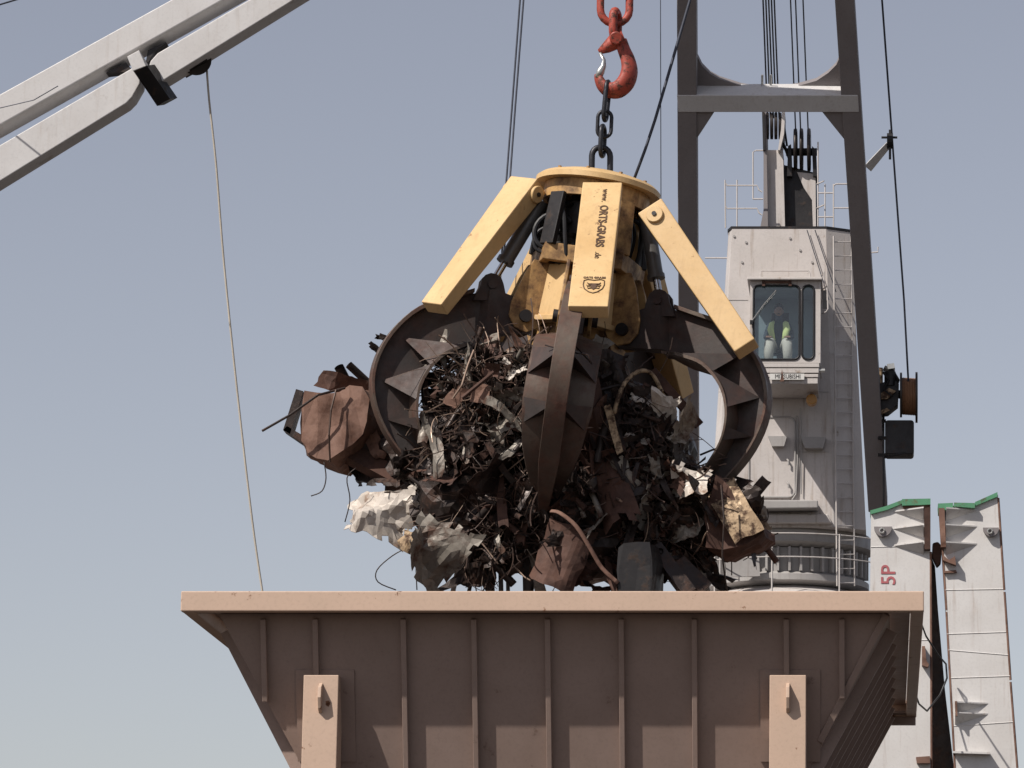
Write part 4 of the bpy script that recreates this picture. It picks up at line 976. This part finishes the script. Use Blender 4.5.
tag(obj('scrap_heap', core, M['scrapdark']), 'dark compressed mass of shredded scrap metal inside the claws', 'scrap heap', None, 'stuff')
# front surface of the bundle at photo position (u, v), as a distance
def surf(u, v):
    # three bulges with the dark front claw between them
    d = -1.15 + ((u - 575) / 190.0) ** 2 * .75 + ((v - 455) / 135.0) ** 2 * .45
    return d
def inside(u, v):
    if v > 588: return False
    left = interp([(335, 432), (380, 428), (430, 415), (470, 395), (500, 405), (540, 440), (560, 455), (590, 470)], v)
    right = interp([(335, 545), (360, 600), (380, 636), (400, 648), (430, 668), (455, 688), (480, 718), (520, 765), (545, 760), (560, 712), (590, 700)], v)
    if 480 < u < 535 and v > 572: return False
    return left < u < right
# --- fine mass: wires and shards (nobody could count them)
def curl(p, L, seed, wob=.5, seg=9):
    rnd = random.Random(seed); d = Vector((rnd.uniform(-1, 1), rnd.uniform(-.4, .25), rnd.uniform(-1, 1))).normalized(); pts = [Vector(p)]
    k = Vector((rnd.uniform(-1, 1), rnd.uniform(-1, 1), rnd.uniform(-1, 1))) * wob
    for i in range(seg):
        d = (d + k * .35 + Vector((rnd.uniform(-1, 1), rnd.uniform(-1, 1), rnd.uniform(-1, 1))) * .16 * wob).normalized(); pts.append(pts[-1] + d * L / seg)
    return pts
wd, wl = MB(), MB(); cnt = 0; rnd = random.Random(5)
while cnt < 950:
    reg = rnd.random()
    if reg < .42: u, v = rnd.uniform(430, 545), rnd.gauss(395, 32)
    elif reg < .55: u, v = rnd.uniform(460, 545), rnd.uniform(470, 560)
    elif reg < .85: u = rnd.uniform(615, 765); v = rnd.uniform(380, 560)
    else: u, v = rnd.uniform(400, 760), rnd.uniform(360, 585)
    if not inside(u, v) or v < 345 or (u < 465 and v < 365): continue
    pts = curl(Q(u, v, surf(u, v) + rnd.uniform(-.06, .15)), rnd.uniform(.25, .8) * (.5 if u > 690 or u < 450 else 1), cnt, rnd.choice([.3, .8, 1.3]))
    tgt = wl if rnd.random() < (.42 if u < 545 and v < 440 else .22) else wd; tgt.tube(pts, rnd.choice([.004, .005, .006, .009]), 4); cnt += 1
tag(obj('tangled_wire', wd, M['wire']), 'tangle of dark rusty wire spilling between the claws', 'wire tangle', None, 'stuff')
tag(obj('tangled_wire', wl, M['wirelight']), 'pale and coppery strands caught in the wire tangle', 'wire tangle', None, 'stuff')
def shard_cloud(n, size, seed, regs):
    m = MB(); rn = random.Random(seed); k = 0
    while k < n:
        (u0_, u1_, v0_, v1_) = rn.choice(regs); u, v = rn.uniform(u0_, u1_), rn.uniform(v0_, v1_)
        if not inside(u, v): continue
        c = Q(u, v, surf(u, v) + rn.uniform(-.08, .12)); q = Quaternion(Vector((rn.uniform(-1, 1), rn.uniform(-1, 1), rn.uniform(-1, 1))).normalized(), rn.uniform(0, 6.28))
        L, w_ = rn.uniform(*size), rn.uniform(.02, .09); b = rn.uniform(-.5, .5)
        pr = [Vector((-L / 2, -w_ / 2, 0)), Vector((0, -w_ / 2 * rn.uniform(.4, 1.3), L * b * .5)), Vector((L / 2, -w_ / 3, rn.uniform(-.05, .05))), Vector((L / 2 * rn.uniform(.6, 1), w_ / 2, 0)), Vector((0, w_ / 2, L * b * .5 + .02)), Vector((-L / 2, w_ / 2 * rn.uniform(0, 1), 0))]
        t = [c + q @ p for p in pr]; nn = q @ Vector((0, 0, .005)); vs = t + [p + nn for p in t]
        m.add(vs, [(0, 1, 4, 5), (1, 2, 3, 4), (11, 10, 7, 6), (10, 9, 8, 7), (0, 6, 7, 1), (1, 7, 8, 2), (2, 8, 9, 3), (3, 9, 10, 4), (4, 10, 11, 5), (5, 11, 6, 0)]); k += 1
    return m
ALLR = [(400, 760, 350, 588), (430, 545, 350, 440), (615, 760, 400, 560)]
for mt, n, sz, rg, lab in (('scrapdark', 1000, (.1, .45), ALLR, 'mass of small blackened metal shards filling the bundle'), ('rust', 420, (.08, .26), ALLR, 'scatter of small rust-brown metal shards in the bundle'),
                           ('scrapgrey', 170, (.06, .22), [(425, 545, 350, 450), (620, 740, 400, 540)], 'scatter of small grey metal shards in the bundle'), ('scrapwhite', 55, (.05, .16), [(500, 545, 345, 390), (625, 700, 380, 470), (620, 730, 430, 520)], 'scatter of small pale flakes in the bundle')):
    tag(obj('metal_shards', shard_cloud(n, sz, len(lab) + n, rg), M[mt]), lab, 'metal shards', None, 'stuff')
# --- countable mid-size pieces
def region(u, v):
    if u < 430: return 'outside the left claw'
    if u < 545: return ('high between the left and front claws' if v < 440 else 'low between the left and front claws')
    if u < 620: return 'beside the front claw'
    return ('high between the front and right claws' if v < 470 else 'low between the front and right claws')
pal = [('scrapdark', 'blackened'), ('scrapdark', 'blackened'), ('scrapdark', 'blackened'), ('rust', 'rust-brown'), ('scrapgrey', 'dull grey')]
rn = random.Random(21); k = 0
while k < 210:
    u, v = rn.uniform(400, 765), rn.uniform(350, 586)
    if not inside(u, v): continue
    mt, w_ = rn.choice(pal); kind = rn.random(); rg = region(u, v); c = Q(u, v, surf(u, v) + rn.uniform(-.08, .12))
    rot = (rn.uniform(-.7, .7), rn.uniform(-1.5, 1.5), rn.uniform(-.9, .9))
    if kind < .45:
        m = sheet(c, rn.uniform(.2, .42), rn.uniform(.2, .42), rot, rn.uniform(.05, .10), k, 10); scrap('scrap_sheet', m, M[mt], f'{w_} crumpled metal sheet {rg}', 'scrap sheet', f'{w_} crumpled sheets {rg}')
    elif kind < .8:
        m = sheet(c, rn.uniform(.06, .13), rn.uniform(.4, 1.0), (rot[0], rot[1] * .4, rot[2]), rn.uniform(.02, .05), k, 12, twist=rn.uniform(-2.5, 2.5), rag=.08); scrap('scrap_strip', m, M[mt], f'{w_} twisted metal strip {rg}', 'scrap strip', f'{w_} twisted strips {rg}')
    else:
        d = Vector((rn.uniform(-1, 1), rn.uniform(-.4, .2), rn.uniform(-1, 1))).normalized() * rn.uniform(.3, .7); r_ = rn.uniform(.018, .045)
        m = MB(); m.tube([c - d / 2, c + Vector((0, 0, .05)), c + d / 2], r_, 10, cap=False); m.tube([c - d / 2, c + Vector((0, 0, .05)), c + d / 2], r_ * .82, 10, cap=False); scrap('scrap_pipe', m, M[mt], f'{w_} bent pipe {rg}', 'scrap pipe', f'{w_} bent pipes {rg}', 'all')
    k += 1
# --- large pieces one can point to
def S(nm, c, w_, h, rot, amp, seed, m_, label, cat='scrap sheet', **kw): return scrap(nm, sheet(c, w_, h, tuple(R(x) for x in rot), amp, seed, **kw), M[m_], label, cat)
# rusty crushed drum, far left
def dented(us, Y0, Y1, seed, m_, label, nm, cat, amp=.05):
    a = [P(u, v, Y0) for u, v in us]; c = sum(a, Vector()) / len(a); n = len(a); m = MB(); L = 3
    bm = bmesh.new(); rings = []
    for i in range(L + 1):
        t = i / L; rings.append([bm.verts.new(p.lerp(c, .03 * abs(2 * t - 1) ** 4) + Vector((0, (Y1 - Y0) * t, .0)) + Vector(((Y1 - Y0) * t * .15, 0, 0))) for p in a])
    for i in range(L):
        for k_ in range(n): bm.faces.new((rings[i][k_], rings[i][(k_ + 1) % n], rings[i + 1][(k_ + 1) % n], rings[i + 1][k_]))
    bm.faces.new(rings[0][::-1]); bm.faces.new(rings[-1]); bmesh.ops.triangulate(bm, faces=[f for f in bm.faces if len(f.verts) > 4])
    bmesh.ops.triangulate(bm, faces=bm.faces[:]); bmesh.ops.subdivide_edges(bm, edges=[e for e in bm.edges if e.calc_length() > .16], cuts=1); bmesh.ops.triangulate(bm, faces=bm.faces[:])
    for v in bm.verts:
        p = v.co * 4.3 + Vector((seed, 0, 0)); v.co += Vector((noise.noise(p), noise.noise(p + Vector((5, 0, 0))) + .6 * (abs(noise.noise(p * 1.8))), noise.noise(p + Vector((0, 5, 0))))) * amp
    bm.verts.index_update(); m.add([v.co.copy() for v in bm.verts], [tuple(v.index for v in f.verts) for f in bm.faces]); bm.free()
    return scrap(nm, m, M[m_], label, cat)
dented([(302, 402), (304, 390), (330, 392), (350, 384), (362, 386), (369, 398), (369, 412), (362, 432), (348, 452), (328, 463), (306, 456), (300, 440)], GY - .35, GY + .45, 3, 'rustlight', 'crushed rusty brown drum jutting out at the far left of the bundle', 'crushed_drum', 'drum', .065)
m = MB(); m.pp([(296, 389), (303, 391), (290, 434), (283, 430)], GY - .15, GY + .1); m.pp([(283, 430), (287, 426), (304, 436), (302, 443)], GY - .15, GY + .1); scrap('channel_frame', m, M['scrapdark'], 'black bent steel channel behind the left end of the crushed drum', 'steel frame')
m = MB(); m.tube([Q(262, 431, -.6), Q(290, 415, -.6), Q(318, 395, -.55), Q(345, 388, -.4)], .014, 6); scrap('scrap_rod', m, M['scrapdark'], 'thin rod sticking out furthest left, across the crushed drum', 'steel rod')
m = MB(); m.tube([Q(336, 390, -.47), Q(331, 410, -.53), Q(329, 435, -.53), Q(330, 462, -.42)], .012, 6); scrap('scrap_rod', m, M['wire'], 'dark wire wrapped vertically round the crushed drum', 'wire')
for (a, b, r_, lab) in (((339, 367), (352, 392), .055, 'dark open-ended pipe pointing up behind the crushed drum'), ((349, 365), (378, 392), .045, 'dark pipe lying beside the open-ended pipe, against the left claw')):
    m = MB(); p, q = Q(*a, .1), Q(*b, .3); m.tube([p, q], r_, 16, cap=False); m.tube([p, q], r_ * .8, 16, cap=False); m.tube([p + (q - p) * .01, p - (q - p) * .01], r_ * 1.0, 16, cap=False); scrap('scrap_pipe', m, M['scrapdark'], lab, 'pipe', None, 'all')
S('scrap_strip', Q(345, 385, 0), .62, .22, (10, 15, 5), .06, 31, 'rust', 'rust-brown torn plate resting on top of the crushed drum', 'scrap plate', n=12)
m = MB(); m.beam(Q(350, 450, -.1), Q(425, 490, -.15), (.2, -.8, .5), .22, .12); scrap('steel_beam', m, M['rust'], 'rusty beam running from the crushed drum down behind the left claw', 'steel beam')
S('scrap_sheet', Q(368, 440, .1), .42, .5, (0, 20, 10), .09, 32, 'scrapdark', 'black crumpled plate between the drum and the left claw', n=12)
S('scrap_sheet', Q(376, 446, -.1), .16, .34, (0, -25, 0), .03, 33, 'rustlight', 'small light rusty flap below the crushed drum', n=8)
S('scrap_sheet', Q(375, 475, .1), .5, .4, (0, 0, 10), .1, 34, 'scrapdark', 'black torn sheet above the white crumpled sheet', n=12)
S('scrap_sheet', Q(385, 400, .3), .4, .5, (0, 0, 0), .1, 35, 'scrapdark', 'black sheet pressed against the outside of the left claw', n=12)
for i, (u, v) in enumerate(((384, 339), (376, 349), (392, 341))): S('scrap_strip', Q(u, v, .15), .22, .07, (20, 20 + 25 * i, 0), .03, 40 + i, 'scrapdark', ('dark jagged sliver highest beyond the left claw', 'dark jagged sliver furthest left above the drum', 'dark jagged sliver closest to the upper left claw')[i], 'metal sliver', n=6)
S('scrap_sheet', Q(374, 514, -.5), .74, .52, (-22, 12, -8), .12, 51, 'scrapwhite', 'bright white crumpled sheet at the lower left of the bundle', n=15, freq=1.6, rag=.3)
S('scrap_sheet', Q(404, 508, -.3), .40, .34, (-10, -25, 10), .10, 52, 'scrapwhite', 'white torn sheet between the bright white sheet and the left claw tip', n=20, freq=2.2)
S('scrap_sheet', Q(424, 558, -.75), .70, .62, (-6, 32, 22), .13, 53, 'scrapgrey', 'large grey crumpled sheet hanging lowest left just above the hopper rim', n=13, freq=1.4, bend=.9, rag=.15)
S('scrap_sheet', Q(413, 545, -.8), .22, .45, (-10, -50, 0), .04, 54, 'scraptan', 'tan folded flap on the large grey crumpled sheet', n=12)
for nm_, pts, lab in (('wire', [(311, 496), (322, 491), (326, 478), (324, 462)], 'very thin wire curling below the crushed drum'), ('wire', [(345, 522), (350, 500), (347, 478), (356, 468)], 'thin wire looping left of the white sheet'), ('wire', [(396, 590), (378, 582), (377, 570), (392, 556), (410, 546)], 'black wire looping under the grey sheet to the rim'), ('wire', [(417, 590), (416, 555), (420, 520), (424, 500)], 'thin wire hanging across the grey sheet')):
    m = MB(); m.tube(spath([Q(u, v, -.6) for u, v in pts]), .007, 5); scrap('scrap_wire', m, M['scrapdark'], lab, 'wire', None, 'all')
# centre and right
S('scrap_sheet', Q(436, 445, -.95), .14, .75, (0, -12, 20), .05, 61, 'scrapgrey', 'long pale crumpled strip hanging just right of the left claw', 'scrap strip', n=18, twist=1.0)
S('scrap_sheet', Q(508, 415, -1.25), .62, .12, (-20, 28, 0), .05, 62, 'scrapgrey', 'bright twisted strip slanting towards the front claw', 'scrap strip', n=18)
S('scrap_sheet', Q(481, 394, -1.2), .2, .2, (0, 10, 0), .02, 63, 'rustlight', 'small square rusty plate in the middle of the wire tangle', 'scrap plate', n=6, rag=.1)
S('scrap_sheet', Q(455, 398, -1.1), .16, .26, (0, 30, 0), .03, 64, 'rustlight', 'small torn rusty plate left of the square rusty plate', 'scrap plate', n=6)
S('scrap_sheet', Q(492, 371, -1.15), .16, .14, (0, 10, 0), .02, 65, 'rust', 'small rusty plate at the top of the wire tangle', 'scrap plate', n=6, rag=.1)
for i, (u, v, w_, h) in enumerate(((517, 370, .2, .06), (529, 377, .14, .1), (512, 382, .12, .06), (506, 362, .1, .05))): S('scrap_sheet', Q(u, v, -1.2), w_, h, (-30, 20 * i - 20, 0), .03, 70 + i, 'scrapwhite', ('bright white sliver, uppermost right of the wire tangle', 'bright white flake touching the front claw', 'pale flake below the bright white sliver', 'pale flake left of the bright white sliver')[i], 'metal flake', n=8)
m = MB(); m.tube([Q(453, 398, -1.25), Q(462, 385, -1.3), Q(468, 365, -1.3), Q(474, 350, -1.3)], .014, 6); scrap('scrap_rod', m, M['wirelight'], 'pale rod standing upright in the wire tangle', 'steel rod')
m = MB(); m.tube([Q(462, 398, -1.3), Q(478, 385, -1.3), Q(494, 372, -1.3)], .022, 8); scrap('scrap_rod', m, M['rust'], 'rusty rod slanting through the wire tangle', 'steel rod')
m = MB(); m.beam(Q(455, 348, -.6), Q(498, 336, -.7), (-.2, -.5, .6), .18, .07); scrap('steel_beam', m, M['scrapgrey'], 'grey flat bar lying across the top of the wire tangle', 'steel bar')
# rusty column to the right of the front claw
S('scrap_plate', Q(600, 455, -1.15), .42, 1.55, (6, -18, 12), .07, 81, 'rust', 'long rust-brown folded plate leaning right of the front claw', 'scrap plate', n=22, bend=1.6, rag=.12)
S('scrap_strip', Q(614, 430, -1.38), .08, .55, (0, -16, 0), .02, 82, 'scraptan', 'tan bright edge strip on the long folded plate', 'scrap strip', n=12, rag=.05)
m = MB(); m.tube(spath([Q(614, 414, -1.3), Q(619, 395, -1.3), Q(627, 380, -1.2), Q(640, 371, -1.1), Q(652, 374, -1.0), Q(662, 392, -.95)]), .024, 8); scrap('bent_pipe', m, M['scraptan'], 'tan bent tube arching over beside the right claw', 'pipe', None, 'all')
m = MB(); m.tube([Q(636, 402, -1.0), Q(647, 384, -1.0)], .035, 10); scrap('scrap_pipe', m, M['rust'], 'short rusty stub pipe right of the arching tube', 'pipe', None, 'all')
m = MB(); m.beam(Q(652, 370, -.7), Q(700, 425, -.6), (-.2, -.8, .4), .1, .06); scrap('steel_bar', m, M['rust'], 'dark rusty bar sloping down right under the right claw', 'steel bar')
for i, (u, v, w_, h, rt) in enumerate(((642, 395, .26, .16, 10), (668, 412, .3, .18, 15), (664, 428, .24, .22, -20), (680, 436, .2, .26, 30), (656, 465, .1, .4, -12), (639, 478, .12, .35, 12), (652, 440, .12, .26, 0))):
    S('scrap_sheet', Q(u, v, surf(u, v) - .12), w_, h, (-25, rt, 8 * i - 20), .07, 90 + i, ('scrapwhite', 'scrapwhite', 'scrapgrey', 'scrapgrey', 'scrapgrey', 'scrapgrey', 'scrapwhite')[i], ('pale crumpled sheet highest right of the front claw', 'pale crinkled sheet just under the right claw root', 'grey crinkled sheet under the pale crinkled sheet', 'grey crinkled sheet nearest the right claw', 'long grey torn ribbon in the right half', 'grey torn ribbon nearest the folded rusty plate', 'small pale flap left of the grey crinkled sheet')[i], 'scrap sheet', n=14, freq=2.4)
S('scrap_sheet', Q(689, 480, -1.18), .44, .36, (-14, 10, -14), .07, 100, 'scrapwhite', 'large pale crumpled sheet in the lower right of the bundle', n=11, freq=1.5, rag=.15)
# brown bin wedge on the right
dented([(716, 472), (728, 485), (752, 518), (764, 528), (764, 534), (748, 546), (722, 553), (705, 546), (704, 520), (708, 495)], GY - 1.0, GY - .3, 7, 'rust', 'rust-brown crushed bin sticking out at the lower right', 'crushed_bin', 'bin', .07)
S('scrap_sheet', Q(731, 507, -1.1), .34, .70, (-10, -32, -12), .03, 101, 'scraptan', 'tan scratched face of sheet lying on the crushed brown bin', n=12, rag=.06, freq=3)
S('scrap_sheet', Q(750, 495, -.7), .3, .4, (0, -25, 30), .09, 102, 'scrapdark', 'black crumpled sheet between the right claw tip and the brown bin', n=12)
S('scrap_plate', Q(562, 555, -1.2), .60, .66, (14, 20, 0), .05, 103, 'rust', 'big curved rust-brown plate lowest centre, resting above the rim', 'scrap plate', n=12, bend=1.8, rag=.1)
m = MB(); m.tube(spath([Q(551, 511, -1.5), Q(560, 513, -1.55), Q(576, 526, -1.6), Q(590, 548, -1.55), Q(602, 568, -1.5), Q(618, 583, -1.45)]), .028, 8, sq=.4); scrap('scrap_strip', m, M['rustlight'], 'light rusty bent strip curving across the lowest centre plate', 'scrap strip', None, 'all')
dented([(617, 548), (622, 543), (650, 541), (654, 560), (652, 592), (618, 592)], GY - 1.45, GY - .9, 9, 'dark', 'dark grey dented box standing right of the lowest centre plate', 'dented_box', 'metal box', .03)
m = MB(); m.beam(Q(655, 545, -1.0), Q(690, 592, -1.1), (.2, -.9, .3), .16, .1); scrap('steel_beam', m, M['scrapdark'], 'black beam right of the dark dented box', 'steel beam')
m = MB(); m.beam(Q(678, 560, -.9), Q(706, 588, -.9), (.2, -.9, .3), .18, .12); scrap('steel_beam', m, M['scrapdark'], 'short black beam end nearest the brown bin, above the rim', 'steel beam')
m = MB(); m.tube([Q(721, 485, -1.25), Q(724, 520, -1.3), Q(722, 555, -1.25), Q(727, 592, -1.2)], .01, 5); scrap('scrap_wire', m, M['scrapdark'], 'thin wire hanging down over the brown bin to the rim', 'wire', None, 'all')
m = MB(); m.tube([Q(700, 455, -.6), Q(712, 450, -.6), Q(724, 447, -.5)], .012, 5); scrap('scrap_wire', m, M['scrapdark'], 'short dark wire poking out right under the right claw', 'wire', None, 'all')
for i, (u, w_) in enumerate(((500, .05), (507, .04), (527, .11), (478, .04), (462, .05), (541, .03))):
    m = MB(); m.beam(Q(u, 548, -.5), Q(u + (-10 if i > 2 else 1), 595, -.5), (0, -1, 0), w_, .04); scrap('scrap_bar', m, M['scrapdark'], ('narrow black bar dangling into the hopper, left of a close pair', 'narrow black bar dangling into the hopper, right of a close pair', 'broad black bar dangling into the hopper below the front claw', 'slanting black bar dangling below the left wire tangle', 'leftmost slanting black bar dangling right of the grey sheet', 'thin slanting black bar beside the lowest centre plate')[i], 'steel bar')
S('scrap_sheet', Q(472, 576, -.5), .34, .26, (0, 0, 0), .06, 110, 'scrapdark', 'black crumpled piece dangling between the slanting bars', n=10)
m = MB(); m.tube([Q(545, 345, -2.0), Q(570, 352, -2.1), Q(588, 355, -2.15), Q(592, 364, -2.1), Q(570, 340, -2.05)], .008, 5); scrap('scrap_wire', m, M['scrapdark'], 'dark wire lashed across the top of the front claw', 'wire', None, 'all')
